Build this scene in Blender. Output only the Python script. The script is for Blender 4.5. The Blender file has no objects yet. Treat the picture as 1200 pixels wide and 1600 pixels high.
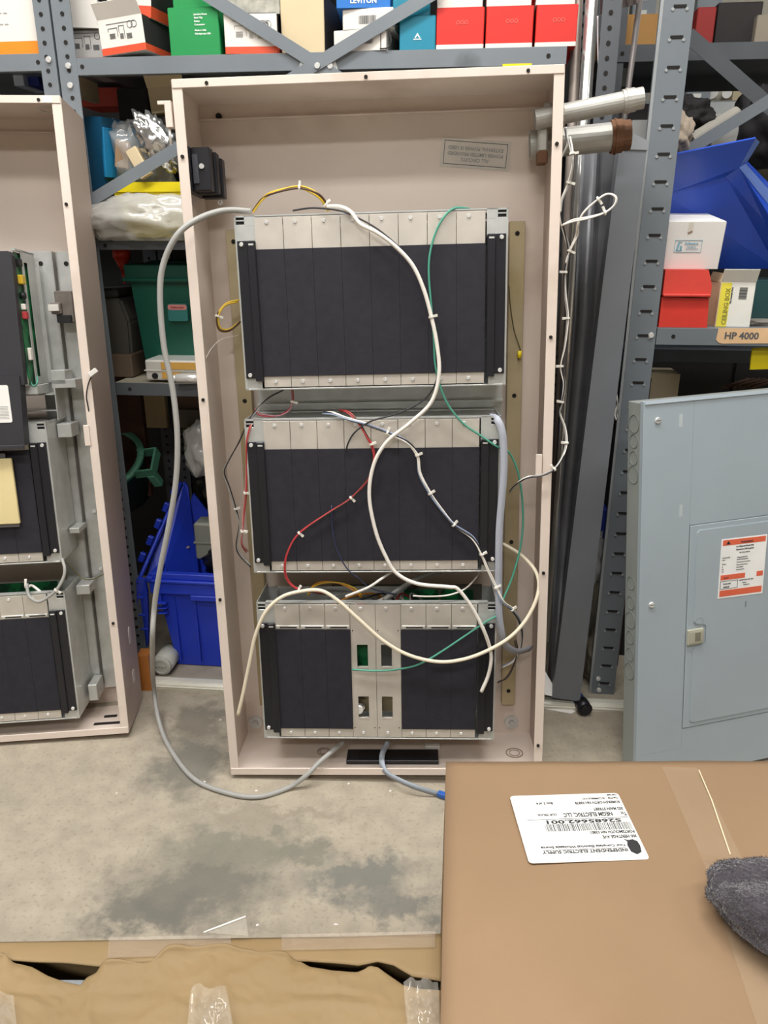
import bpy, bmesh, math, random
from mathutils import Vector, Matrix, Euler, noise
random.seed(7)
R = math.radians
SC = bpy.context.scene
COL = SC.collection

# ------------------------------------------------------------------ camera, light, exposure
CAM_Z = 1.096
PITCH = R(19.7)
FPX = 1200.0
cam_d = bpy.data.cameras.new('camera')
cam = bpy.data.objects.new('camera', cam_d); COL.objects.link(cam)
cam.location = (0, 0, CAM_Z); cam.rotation_euler = (R(90) - PITCH, 0, 0)
cam_d.sensor_fit = 'VERTICAL'; cam_d.sensor_height = 36; cam_d.sensor_width = 27
cam_d.lens = 36 * FPX / 1600; cam_d.clip_start = 0.02
SC.camera = cam
SC.view_settings.view_transform = 'Standard'; SC.view_settings.look = 'None'
SC.view_settings.gamma = 1; SC.view_settings.use_curve_mapping = False
SC.view_settings.exposure = 0.25
w = bpy.data.worlds.new('world'); SC.world = w; w.use_nodes = True
w.node_tree.nodes['Background'].inputs[0].default_value = (.9, .95, 1, 1)
w.node_tree.nodes['Background'].inputs[1].default_value = 0.3

FIX = [(-1.0, 0.92), (0.35, 0.92), (-1.0, -0.25), (0.35, -0.25), (-0.35, -1.9), (2.4, 0.3), (-2.8, 0.3), (1.9, 3.4)]
CEIL = 3.1
def area(x, y, z, sx, sy, power, color=(1, .985, .96)):
    l = bpy.data.lights.new('tube_light', 'AREA'); l.shape = 'RECTANGLE'; l.size = sx; l.size_y = sy
    l.energy = power; l.color = color
    o = bpy.data.objects.new('tube_light', l); COL.objects.link(o); o.location = (x, y, z)
    return o
for (x, y), p in zip(FIX, (31, 31, 14, 14, 44, 16, 16, 12)):
    area(x, y, CEIL - .13, 1.2, .28, p)

# ------------------------------------------------------------------ helpers
def lin(h):
    if isinstance(h, str):
        h = h.lstrip('#'); c = [int(h[i:i+2], 16) / 255 for i in (0, 2, 4)]
    else: c = h
    return tuple((v / 12.92 if v <= .04045 else ((v + .055) / 1.055) ** 2.4) for v in c) + (1,)
_M = {}
def mat(name, col, rough=.55, metal=0.0, var=.10, scale=9, bump=0.0, bscale=120, dirt=None, dscale=3, dlo=.55, dhi=.75,
        alpha=1.0, spec=.5, coat=0, stretch=(1, 1, 1), sheen=0, trans=0):
    if name in _M: return _M[name]
    m = bpy.data.materials.new(name); m.use_nodes = True; nt = m.node_tree; N = nt.nodes; L = nt.links
    b = N['Principled BSDF']; b.inputs['Roughness'].default_value = rough; b.inputs['Metallic'].default_value = metal
    b.inputs['Specular IOR Level'].default_value = spec
    b.inputs['Coat Weight'].default_value = coat; b.inputs['Sheen Weight'].default_value = sheen
    b.inputs['Transmission Weight'].default_value = trans
    c = lin(col)
    tc = N.new('ShaderNodeTexCoord'); mp = N.new('ShaderNodeMapping'); mp.inputs['Scale'].default_value = stretch
    L.new(tc.outputs['Object'], mp.inputs[0])
    n = N.new('ShaderNodeTexNoise'); n.inputs['Scale'].default_value = scale; n.inputs['Detail'].default_value = 5
    L.new(mp.outputs[0], n.inputs['Vector'])
    r = N.new('ShaderNodeMapRange'); r.inputs[1].default_value = .3; r.inputs[2].default_value = .7
    L.new(n.outputs['Fac'], r.inputs[0])
    mx = N.new('ShaderNodeMix'); mx.data_type = 'RGBA'
    mx.inputs[6].default_value = tuple(v * (1 - var) for v in c[:3]) + (1,)
    mx.inputs[7].default_value = tuple(min(1, v * (1 + var)) for v in c[:3]) + (1,)
    L.new(r.outputs[0], mx.inputs[0]); out = mx.outputs[2]
    if dirt:
        n2 = N.new('ShaderNodeTexNoise'); n2.inputs['Scale'].default_value = dscale; n2.inputs['Detail'].default_value = 7
        L.new(mp.outputs[0], n2.inputs['Vector'])
        r2 = N.new('ShaderNodeMapRange'); r2.inputs[1].default_value = dlo; r2.inputs[2].default_value = dhi
        L.new(n2.outputs['Fac'], r2.inputs[0])
        mx2 = N.new('ShaderNodeMix'); mx2.data_type = 'RGBA'; L.new(r2.outputs[0], mx2.inputs[0])
        L.new(out, mx2.inputs[6]); mx2.inputs[7].default_value = lin(dirt); out = mx2.outputs[2]
    L.new(out, b.inputs['Base Color'])
    if bump:
        n3 = N.new('ShaderNodeTexNoise'); n3.inputs['Scale'].default_value = bscale; n3.inputs['Detail'].default_value = 4
        L.new(mp.outputs[0], n3.inputs['Vector'])
        bp = N.new('ShaderNodeBump'); bp.inputs['Strength'].default_value = bump; bp.inputs['Distance'].default_value = .003
        L.new(n3.outputs['Fac'], bp.inputs['Height']); L.new(bp.outputs[0], b.inputs['Normal'])
    b.inputs['Alpha'].default_value = alpha
    _M[name] = m; return m

def ray(px, py):
    c, s = math.cos(PITCH), math.sin(PITCH); a = (px - 600) / FPX; b = -(py - 800) / FPX
    return Vector((a, c + b * s, -s + b * c))
class Frame:
    def __init__(s, M): s.M = M.copy(); s.I = M.inverted()
    def _lr(s, px, py):
        o = s.I @ Vector((0, 0, CAM_Z)); r = s.I.to_3x3() @ ray(px, py); return o, r
    def at(s, px, py, d=0):
        o, r = s._lr(px, py); return o + r * ((d - o.y) / r.y)
    def flat(s, px, py, z=0):
        o, r = s._lr(px, py); return o + r * ((z - o.z) / r.z)
    def w(s, v): return s.M @ Vector(v)
    def sub(s, loc, yaw=0, tilt=0, roll=0):
        return Frame(s.M @ Matrix.Translation(loc) @ Euler((tilt, roll, yaw)).to_matrix().to_4x4())
W0 = Frame(Matrix.Identity(4))
def TR(loc, rot): return Matrix.Translation(loc) @ Euler(rot, 'XYZ').to_matrix().to_4x4()

def thing(name, label, cat, fr=W0, group=None):
    o = bpy.data.objects.new(name, None); COL.objects.link(o); o.empty_display_size = .05
    o.matrix_world = fr.M; o['label'] = label; o['category'] = cat
    if group: o['group'] = group
    return o
def mesh(name, bm, mats, smooth=False):
    me = bpy.data.meshes.new(name); bmesh.ops.recalc_face_normals(bm, faces=bm.faces) if not getattr(bm, '_nr', 0) else None
    bm.to_mesh(me); bm.free()
    for m in (mats if isinstance(mats, (list, tuple)) else [mats]): me.materials.append(m)
    if smooth:
        for p in me.polygons: p.use_smooth = True
    return me
def obj(name, bm, mats, parent=None, fr=None, smooth=False, label=None, kind=None):
    o = bpy.data.objects.new(name, mesh(name, bm, mats, smooth)); COL.objects.link(o)
    if parent is not None: o.parent = parent
    if fr is not None: o.matrix_world = fr.M
    if label: o['label'] = label
    if kind: o['kind'] = kind
    return o
def tag(o, label, cat, group=None):
    o['label'] = label; o['category'] = cat
    if group: o['group'] = group
    return o
def single(name, label, cat, bm, mats, fr=W0, group=None, smooth=False):
    return tag(obj(name, bm, mats, None, fr, smooth), label, cat, group)
NB = bmesh.new
def bx(bm, lo, hi, bev=0, mi=0, M=None, seg=1):
    x0, y0, z0 = lo; x1, y1, z1 = hi
    vs = [bm.verts.new(v) for v in ((x0,y0,z0),(x1,y0,z0),(x1,y1,z0),(x0,y1,z0),(x0,y0,z1),(x1,y0,z1),(x1,y1,z1),(x0,y1,z1))]
    fs = [bm.faces.new([vs[i] for i in f]) for f in ((0,3,2,1),(4,5,6,7),(0,1,5,4),(1,2,6,5),(2,3,7,6),(3,0,4,7))]
    for f in fs: f.material_index = mi
    if bev:
        es = set(e for f in fs for e in f.edges)
        r = bmesh.ops.bevel(bm, geom=list(es), offset=bev, segments=seg, affect='EDGES', profile=.5)
        vs = list(set(v for f in r['faces'] for v in f.verts) | set(v for v in vs if v.is_valid))
        for f in r['faces']: f.material_index = mi
    if M is not None: bmesh.ops.transform(bm, matrix=M, verts=[v for v in vs if v.is_valid])
    return vs
def cyl(bm, a, b, r, seg=12, r2=None, mi=0):
    a = Vector(a); b = Vector(b); r2 = r if r2 is None else r2; ax = (b - a).normalized()
    u = ax.orthogonal().normalized(); v = ax.cross(u)
    A = [bm.verts.new(a + (u*math.cos(t) + v*math.sin(t))*r) for t in [2*math.pi*i/seg for i in range(seg)]]
    B = [bm.verts.new(b + (u*math.cos(t) + v*math.sin(t))*r2) for t in [2*math.pi*i/seg for i in range(seg)]]
    for i in range(seg):
        f = bm.faces.new((A[i], A[(i+1)%seg], B[(i+1)%seg], B[i])); f.material_index = mi; f.smooth = True
    f = bm.faces.new(A[::-1]); f.material_index = mi; f = bm.faces.new(B); f.material_index = mi
def ring(bm, a, b, r, ri, seg=16, mi=0):
    a = Vector(a); b = Vector(b); ax = (b - a).normalized(); u = ax.orthogonal().normalized(); v = ax.cross(u)
    rows = []
    for c, rr in ((a, ri), (a, r), (b, r), (b, ri)):
        rows.append([bm.verts.new(c + (u*math.cos(t) + v*math.sin(t))*rr) for t in [2*math.pi*i/seg for i in range(seg)]])
    for k in range(4):
        A, B = rows[k], rows[(k+1) % 4]
        for i in range(seg):
            f = bm.faces.new((A[i], A[(i+1)%seg], B[(i+1)%seg], B[i])); f.material_index = mi
def catmull(pts, n=6):
    pts = [Vector(p) for p in pts]
    if len(pts) < 3: return pts
    P = [pts[0]*2 - pts[1]] + pts + [pts[-1]*2 - pts[-2]]; out = []
    for i in range(1, len(P)-2):
        a, b, c, d = P[i-1:i+3]
        for k in range(n):
            t = k/n
            out.append(.5*((2*b) + (c-a)*t + (2*a-5*b+4*c-d)*t*t + (3*b-a-3*c+d)*t**3))
    out.append(pts[-1]); return out
def sweep(bm, pts, prof, closed=True, caps=True, mi=0, up=None, smooth=True):
    rows = []; n = len(pts); pu = None
    for i, p in enumerate(pts):
        t = (pts[min(i+1, n-1)] - pts[max(i-1, 0)])
        if t.length < 1e-9: t = Vector((0, 0, 1))
        t.normalize()
        if up is not None: u = t.cross(up).normalized()
        elif pu is None: u = t.orthogonal().normalized()
        else: u = (pu - t*pu.dot(t)).normalized()
        pu = u; v = t.cross(u)
        rows.append([bm.verts.new(p + u*a + v*b) for a, b in prof])
    m = len(prof)
    for A, B in zip(rows, rows[1:]):
        for i in range(m if closed else m-1):
            f = bm.faces.new((A[i], A[(i+1)%m], B[(i+1)%m], B[i])); f.material_index = mi; f.smooth = smooth
    if caps and closed:
        f = bm.faces.new(rows[0][::-1]); f.material_index = mi; f = bm.faces.new(rows[-1]); f.material_index = mi
def circ(r, n=8): return [(r*math.cos(2*math.pi*i/n), r*math.sin(2*math.pi*i/n)) for i in range(n)]
def tube(bm, pts, r, n=8, sm=6, mi=0, off=None):
    P = catmull(pts, sm)
    if off is not None: P = [p + Vector(off) for p in P]
    sweep(bm, P, circ(r, n), mi=mi)
def prism(bm, poly, plane, lo, hi, mi=0):
    """extrude a 2-D outline; plane 'xz' extrudes along y, 'xy' along z, 'yz' along x"""
    def P(a, b, c): return {'xz': (a, c, b), 'xy': (a, b, c), 'yz': (c, a, b)}[plane]
    A = [bm.verts.new(P(a, b, lo)) for a, b in poly]; B = [bm.verts.new(P(a, b, hi)) for a, b in poly]
    n = len(poly)
    for i in range(n):
        f = bm.faces.new((A[i], A[(i+1)%n], B[(i+1)%n], B[i])); f.material_index = mi
    f = bm.faces.new(A[::-1]); f.material_index = mi; f = bm.faces.new(B); f.material_index = mi
def rrect(x0, z0, x1, z1, r, n=4):
    o = []
    for cx, cz, a in ((x1-r, z0+r, -90), (x1-r, z1-r, 0), (x0+r, z1-r, 90), (x0+r, z0+r, 180)):
        for k in range(n+1):
            t = R(a + 90*k/n); o.append((cx + r*math.cos(t), cz + r*math.sin(t)))
    return o
FRONT = Matrix.Rotation(R(90), 4, 'X')
def text(parent, name, lines, M, m, label=None):
    """lines: (string, x, y, size, align); drawn in the XY plane of M"""
    bm = NB()
    for ln_ in lines:
        s, x, y, size, al = ln_[:5]
        cu = bpy.data.curves.new('t', 'FONT'); cu.body = s; cu.size = size; cu.align_x = al; cu.extrude = .00015
        cu.resolution_u = 2; cu.offset = size*.03
        o = bpy.data.objects.new('t', cu); COL.objects.link(o)
        bpy.context.view_layer.update()
        me = bpy.data.meshes.new_from_object(o.evaluated_get(bpy.context.evaluated_depsgraph_get()))
        b2 = NB(); b2.from_mesh(me); bmesh.ops.transform(b2, matrix=M @ Matrix.Translation((x, y, 0)) @ (Matrix.Scale(ln_[5]/max(v.co.x for v in b2.verts), 4, (1, 0, 0)) if len(ln_) > 5 else Matrix.Identity(4)), verts=b2.verts)
        tmp = bpy.data.meshes.new('t2'); b2.to_mesh(tmp); b2.free(); bm.from_mesh(tmp)
        bpy.data.objects.remove(o); bpy.data.meshes.remove(me); bpy.data.meshes.remove(tmp); bpy.data.curves.remove(cu)
    return obj(name, bm, m, parent, label=label)
def lumpy(bm, c, rad, amp=.25, freq=3, seed=0, sub=4, flat_z=None, crease=0):
    r = bmesh.ops.create_icosphere(bm, subdivisions=sub, radius=1)
    for v in r['verts']:
        p = v.co.copy(); q = p*freq + Vector((seed*7.3, seed*3.1, seed))
        k = 1 + amp*noise.noise(q) + amp*.5*noise.noise(q*2.3)
        if crease: k += crease*abs(noise.noise(q*3.1))
        v.co = Vector((c[0] + p.x*rad[0]*k, c[1] + p.y*rad[1]*k, c[2] + p.z*rad[2]*k))
        if flat_z is not None and v.co.z < flat_z: v.co.z = flat_z
    for f in bm.faces: f.smooth = True
    return r['verts']

# ------------------------------------------------------------------ materials
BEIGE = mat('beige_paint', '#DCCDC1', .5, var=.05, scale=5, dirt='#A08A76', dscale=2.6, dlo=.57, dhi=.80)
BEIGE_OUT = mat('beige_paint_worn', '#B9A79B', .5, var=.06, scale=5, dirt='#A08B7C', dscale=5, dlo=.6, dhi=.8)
GALV = mat('galvanised_steel', '#CBCDCA', .36, .5, var=.10, scale=30, bump=.05, bscale=60)
GALV_W = mat('warm_zinc_plate', '#CBC4BA', .42, .35, var=.12, scale=14, bump=.03)
GALV_Y = mat('yellowed_zinc', '#B9AB8B', .4, .5, var=.15, scale=8, dirt='#A08E60', dscale=5, dlo=.45, dhi=.7)
ZINC = mat('bright_zinc', '#DFDED8', .3, .45, var=.05, scale=12)
BLACKP = mat('black_foam_panel', '#2A2930', .75, var=.12, scale=60, bump=.12, bscale=500, spec=.3)
BLACKG = mat('black_enamel', '#1B1B21', .38, var=.08)
BLACKD = mat('deep_black_plastic', '#121214', .5)  # near-black plastic for plugs, sockets and slot fills
CHROME = mat('chrome_screw', '#ECECEA', .22, .45, var=.05)
HOLE = mat('dark_hole', '#1A1714', .9, var=.05)
STEELG = mat('shelf_grey_enamel', '#757C82', .42, .1, var=.07, scale=7, dirt='#555A5E', dscale=9, dlo=.62, dhi=.8)
STEELD = mat('shelf_dark_grey', '#54585D', .5, .1, var=.1, scale=7)
PANELG = mat('panel_grey_blue', '#A2AEB6', .42, .0, var=.04, scale=4, coat=.1)
CARD = mat('corrugated_card', '#92785D', .8, var=.06, scale=4, bump=.08, bscale=90, dirt='#866B4E', dscale=3, dlo=.6, dhi=.85, spec=.2)
CARD2 = mat('tan_card_old', '#927B58', .65, var=.07, scale=5, bump=.25, bscale=14, dirt='#836A45', dscale=4, dlo=.5, dhi=.75, spec=.3)
CARD_IN = mat('card_inner_dark', '#4A3D30', .9)
WHITEP = mat('white_paper', '#EDEBE6', .6, var=.02, scale=6)
INK = mat('grey_ink', '#55585A', .7)
INKD = mat('black_ink', '#2A2A2C', .7)
INKL = mat('pale_ink', '#9C9C9A', .7)
WBOX = mat('white_box_card', '#DDD9D2', .55, var=.05, scale=6)
REDB = mat('red_box_card', '#D0291F', .5, var=.06, scale=6)
ORED = mat('orange_red_band', '#D6502F', .5, var=.06)
ORANGE = mat('orange_band', '#E38A1E', .5, var=.05)
GREENB = mat('green_box_card', '#178A48', .5, var=.06)
TEALB = mat('teal_box_card', '#127F9A', .5, var=.05)
BLUEB = mat('blue_box_card', '#1F6FC0', .5)
CREAM = mat('cream_box_card', '#CDBB98', .7, var=.05)
BLACKC = mat('black_box_side', '#2A2728', .6)
BLUEP = mat('blue_tote_plastic', '#2440C6', .42, var=.06, scale=5)
BLUEP2 = mat('blue_bin_plastic', '#2950C0', .35, var=.06, scale=5)
GREENP = mat('green_tote_plastic', '#0B5142', .45, var=.06)
GREENL = mat('sage_green_plastic', '#5C9C80', .45)
REDP = mat('red_bin_plastic', '#D23A30', .4, var=.06)
YELLOW = mat('yellow_plastic', '#E8D216', .45, var=.04)
WHITEW = mat('white_wire', '#E9E3DA', .4, var=.02)
CREAMW = mat('cream_wire', '#E6DAC2', .45, var=.03)
GREYW = mat('grey_cable_jacket', '#A09F9B', .5, var=.05)
GREENW = mat('green_wire', '#4E9A84', .42, var=.04)
REDW = mat('red_wire', '#B33A3E', .45, var=.05)
BLACKW = mat('black_wire', '#2B2A2E', .42)
BLUEW = mat('blue_grey_wire', '#8A97B0', .4)
YELW = mat('yellow_wire', '#D2AE2E', .42)
BROWNW = mat('brown_wire', '#4A3023', .45)
ORW = mat('orange_wire', '#C9822A', .45)
RIBBON = mat('grey_ribbon_cable', '#A9ADB8', .5, var=.03)
NYLON = mat('nylon_tie', '#E6E2D8', .35)
PCB = mat('green_circuit_board', '#17703F', .4, var=.35, scale=60, dirt='#0B3B24', dscale=40, dlo=.45, dhi=.6)
def film(name, alpha, col='#D9D9D6', rough=.12):
    return mat(name, col, rough, 0, var=.1, scale=12, alpha=alpha, spec=.9, bump=.5, bscale=22, coat=.6)
FILM = film('clear_plastic_film', .34)
FILM2 = film('cloudy_plastic_film', .72, '#BDBCB7', .2)
FOIL = mat('crinkled_foil', '#D5D5D3', .2, .9, bump=.8, bscale=25)

# ------------------------------------------------------------------ the room
def struct(name, bm, m): return obj(name, bm, m, kind='structure')
CONC = mat('concrete_floor', '#A79D8C', .75, var=.12, scale=22, bump=.12, bscale=160, spec=.3)
def concrete():
    nt = CONC.node_tree; N = nt.nodes; L = nt.links; b = N['Principled BSDF']
    src = b.inputs['Base Color'].links[0].from_socket
    tc = N.new('ShaderNodeTexCoord')
    warp = N.new('ShaderNodeTexNoise'); warp.inputs['Scale'].default_value = 13; warp.inputs['Detail'].default_value = 9; warp.inputs['Roughness'].default_value = .68
    L.new(tc.outputs['Object'], warp.inputs['Vector'])
    va = N.new('ShaderNodeVectorMath'); va.operation = 'MULTIPLY_ADD'; va.inputs[1].default_value = (.26,)*3; va.inputs[2].default_value = (-.13,)*3
    L.new(warp.outputs['Color'], va.inputs[0])
    add = N.new('ShaderNodeVectorMath'); add.operation = 'ADD'; L.new(tc.outputs['Object'], add.inputs[0]); L.new(va.outputs[0], add.inputs[1])
    cur = src
    sp = N.new('ShaderNodeTexNoise'); sp.inputs['Scale'].default_value = 130; sp.inputs['Detail'].default_value = 3
    L.new(tc.outputs['Object'], sp.inputs['Vector'])
    rs = N.new('ShaderNodeMapRange'); rs.inputs[1].default_value = .56; rs.inputs[2].default_value = .68; rs.inputs[4].default_value = .28
    L.new(sp.outputs['Fac'], rs.inputs[0])
    mm = N.new('ShaderNodeMix'); mm.data_type = 'RGBA'; L.new(rs.outputs[0], mm.inputs[0]); L.new(cur, mm.inputs[6])
    mm.inputs[7].default_value = lin('#6E6455'); cur = mm.outputs[2]
    for (px, py, rx, ry, col, k) in ((300, 1395, .16, .09, '#6A6860', .85), (215, 1430, .10, .05, '#6A6860', .8), (370, 1320, .16, .06, '#767468', .75),
                                  (560, 1375, .11, .055, '#6E6E68', .85), (630, 1420, .07, .04, '#6E6E68', .8), (480, 1330, .07, .03, '#77756A', .7),
                                  (300, 1190, .09, .11, '#6A6860', .8), (310, 1120, .07, .08, '#6A655A', .7), (420, 1270, .2, .03, '#8B8273', .6)):
        p = W0.flat(px, py, 0)
        s = N.new('ShaderNodeVectorMath'); s.operation = 'SUBTRACT'; L.new(add.outputs[0], s.inputs[0]); s.inputs[1].default_value = p
        q = N.new('ShaderNodeVectorMath'); q.operation = 'DIVIDE'; L.new(s.outputs[0], q.inputs[0]); q.inputs[1].default_value = (rx, ry, 10)
        ln = N.new('ShaderNodeVectorMath'); ln.operation = 'LENGTH'; L.new(q.outputs[0], ln.inputs[0])
        r = N.new('ShaderNodeMapRange'); r.inputs[1].default_value = 1.25; r.inputs[2].default_value = .55; r.inputs[4].default_value = k
        L.new(ln.outputs['Value'], r.inputs[0])
        m = N.new('ShaderNodeMix'); m.data_type = 'RGBA'; L.new(r.outputs[0], m.inputs[0]); L.new(cur, m.inputs[6])
        m.inputs[7].default_value = lin(col); cur = m.outputs[2]
    L.new(cur, b.inputs['Base Color'])
concrete()
WALLM = mat('painted_block_wall', '#33302D', .8, var=.1, scale=3, bump=.2, bscale=40)
CEILM = mat('ceiling_board', '#9A968E', .85, var=.04)
RX, RY0, RY1 = 4.2, -3.8, 4.8
b = NB(); bx(b, (-RX, RY0, -.1), (RX, RY1, 0)); struct('floor', b, CONC)
b = NB(); bx(b, (-RX, RY0, CEIL), (RX, RY1, CEIL+.1)); struct('ceiling', b, CEILM)
b = NB(); bx(b, (-RX, RY1, 0), (RX, RY1+.1, CEIL)); struct('wall_back', b, WALLM)
b = NB(); bx(b, (-RX, RY0-.1, 0), (RX, RY0, CEIL)); struct('wall_front', b, CEILM)
b = NB(); bx(b, (-RX-.1, RY0, 0), (-RX, RY1, CEIL)); struct('wall_left', b, CEILM)
b = NB(); bx(b, (RX, RY0, 0), (RX+.1, RY1, CEIL)); struct('wall_right', b, CEILM)
EMIT = bpy.data.materials.new('lit_tube'); EMIT.use_nodes = True
e = EMIT.node_tree.nodes['Principled BSDF']; e.inputs['Emission Color'].default_value = (1, .97, .92, 1); e.inputs['Emission Strength'].default_value = 6
for i, (x, y) in enumerate(FIX):
    t = thing('ceiling_light', 'white fluorescent fitting with two lit tubes on the ceiling', 'ceiling light', Frame(TR((x, y, CEIL), (0, 0, 0))), 'fluorescent fittings on the ceiling')
    b = NB(); prism(b, [(-.17, -.02), (-.12, -.08), (.12, -.08), (.17, -.02), (.17, 0), (-.17, 0)], 'yz', -.62, .62); obj('housing', b, WHITEP, t)
    for s in (-.06, .06):
        b = NB(); cyl(b, (-.59, s, -.10), (.59, s, -.10), .013, 10); obj('tube', b, EMIT, t)

# ------------------------------------------------------------------ frames of the big objects
S = Frame(TR((0, 1.748, 0), (0, 0, -.1066)))                       # shelf front plane
MB = Frame(TR((.0021, 1.3519, .0202), (-.0816, -.0274, -.0374)))   # main enclosure
ML = Frame(TR((-.92, 1.4713, .0111), (-.1167, -.0106, .1055)))     # enclosure at the left
MP = Frame(TR((.530, 1.349, .066), (-.1047, -.0388, .235)) @ Matrix.Scale(.952, 4))        # panelboard cover

# ------------------------------------------------------------------ steel enclosures
def enclosure(name, label, fr, L, D=.16, holes=(), worn=False):
    W = .66; h = W/2; th = .002; fl = .017
    t = thing(name, label, 'electrical cabinet', fr)
    b = NB()
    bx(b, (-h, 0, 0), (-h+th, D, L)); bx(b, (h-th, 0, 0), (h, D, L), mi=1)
    bx(b, (-h+th, 0, 0), (h-th, D, th)); bx(b, (-h+th, 0, L-th), (h-th, D, L)); bx(b, (-h+th, D-th, th), (h-th, D, L-th))
    # return lips round the front
    bx(b, (-h-.001, -.003, 0), (-h+fl, 0, L), .0008); bx(b, (h-fl, -.003, 0), (h+.001, 0, L), .0008)
    bx(b, (-h, -.0045, L-.013), (h, -.0015, L+.001), .0008); bx(b, (-h, -.0045, -.001), (h, -.0015, .015), .0008)
    # folded corner strip at the back of the top
    bx(b, (-h+th, D-.012, L-.03), (h-th, D-.004, L-.0285))
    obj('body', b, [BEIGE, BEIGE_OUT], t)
    for x, z in holes:
        b = NB(); cyl(b, (x, -.0058, z), (x, -.0015, z), .0032, 10); obj('screw_hole', b, HOLE, t)
    return t
L1 = 1.34
box1 = enclosure('fire_alarm_cabinet', 'tall open beige steel cabinet holding three black-fronted chassis, leaning against the shelving', MB, L1,
                 holes=[(-.27, L1-.007), (0, L1-.007), (.27, L1-.007), (-.322, 1.22), (.321, 1.22), (.321, .9), (.321, .07), (.321, .45), (-.322, .4), (-.322, .8)])
# back details
def knockouts(t, fr, circles):
    for i, (x, y, z, r, ax) in enumerate(circles):
        b = NB(); a = Vector((x, y, z)); d = {'y': Vector((0, -.0012, 0)), 'z': Vector((0, 0, .0012)), 'x': Vector((.0012, 0, 0))}[ax]
        ring(b, a, a+d, r, r*.88, 24); ring(b, a, a+d, r*.62, r*.56, 20)
        obj('knockout', b, mat('knockout_edge', '#8F7E70', .6), t)
knockouts(box1, MB, [(.283, .075, .0022, .019, 'z'), (-.14, .08, .0022, .015, 'z')])
for px, py in ((342, 182), (848, 196)):
    p = MB.at(px, py, .155); b = NB(); cyl(b, (p.x, .151, p.z), (p.x, .159, p.z), .0055, 14); obj('mounting_hole', b, HOLE, box1)
for (px, py) in ((799, 1128), (400, 1128)):
    p = MB.at(px, py, .157); b = NB(); ring(b, (p.x, .158, p.z), (p.x, .153, p.z), .016, .006, 20); cyl(b, (p.x, .158, p.z), (p.x, .150, p.z), .005, 8)
    obj('mounting_washer', b, GALV, box1)
for x0, x1 in ((.2605, .290), (-.290, -.2605)):
    b = NB(); bx(b, (x0, .138, .085), (x1, .1405, 1.112), .0006); bx(b, (x0, .1405, .085), (x0+.0025, .158, 1.112)); bx(b, (x1-.0025, .1405, .085), (x1, .158, 1.112))
    for z in (1.09, .78, .47, .12): cyl(b, ((x0+x1)/2, .1368, z), ((x0+x1)/2, .139, z), .0045, 10, mi=1)
    obj('mounting_rail', b, [GALV_Y, HOLE], box1, label='yellowed zinc mounting rail')
# back plate between the top and middle chassis
b = NB(); bx(b, (-.245, .125, .74), (.25, .127, .83), .0005); bx(b, (-.245, .112, .772), (.25, .126, .776)); obj('back_plate', b, GALV, box1, label='shiny bare metal back plate')
# hinge leaves on lip
for px, py in ((843, 727),):
    p = MB.at(px, py, 0); b = NB(); bx(b, (p.x-.008, -.006, p.z-.022), (p.x+.004, -.003, p.z+.022), .001); obj('striker_plate', b, BEIGE, box1)
# hinge barrel and pin at the upper left
p = MB.at(264, 178, 0); b = NB(); bx(b, (p.x-.006, -.004, p.z-.022), (p.x+.006, .012, p.z+.02), .001); bx(b, (p.x-.020, .004, p.z+.016), (p.x-.004, .007, p.z+.022), .0006)
cyl(b, (p.x-.002, .002, p.z-.048), (p.x-.002, .002, p.z-.02), .0026, 8, mi=1); obj('door_hinge', b, [BEIGE, CHROME], box1, label='beige hinge leaf with bright pin')
# printed notice, upside down, on the back sheet
pts = [MB.at(*q, .1575) for q in ((690, 216), (797, 224), (794, 265), (690, 258))]
cx = sum(p.x for p in pts)/4; cz = sum(p.z for p in pts)/4; an = math.atan2(pts[1].z-pts[0].z, pts[1].x-pts[0].x)
NM = Matrix.Translation((cx, .1572, cz)) @ Matrix.Rotation(-an, 4, 'Y')
b = NB(); wv, hv = .066, .0258; bx(b, (-wv, -.0003, -hv), (wv, .0003, hv), M=NM)
for lo, hi in (((-wv+.006, -.0008, hv-.006), (wv-.006, -.0003, hv-.005)), ((-wv+.006, -.0008, -hv+.005), (wv-.006, -.0003, -hv+.006)),
               ((-wv+.006, -.0008, -hv+.005), (-wv+.007, -.0003, hv-.005)), ((wv-.007, -.0008, -hv+.005), (wv-.006, -.0003, hv-.005))):
    bx(b, lo, hi, M=NM, mi=1)
nl = obj('printed_notice', b, [mat('notice_paper', '#CDC5BA', .6), INK], box1, label='pale boxed notice pasted upside down')
text(nl, 'lettering', [('ALL CIRCUITS', 0, .0085, .0085, 'CENTER'), ('POWER LIMITED PROVIDED', 0, -.0015, .0085, 'CENTER'),
     ('EXTERNAL POWER IS USED', 0, -.0115, .0085, 'CENTER')], NM @ Matrix.Translation((0, -.0006, 0)) @ FRONT @ Matrix.Rotation(math.pi, 4, 'Z'), INKL)
# black cable slot trim in the bottom sheet
b = NB(); bx(b, (-.085, .03, .002), (.115, .075, .012), .001); bx(b, (-.06, .036, .0118), (.095, .068, .0128), mi=1)
obj('cable_slot_trim', b, [BLACKG, BLACKD], box1, label='black trim round the cable slot')
b = NB(); bx(b, (.086, .085, .002), (.12, .105, .012), .002); obj('foam_pad', b, WBOX, box1)
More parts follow.
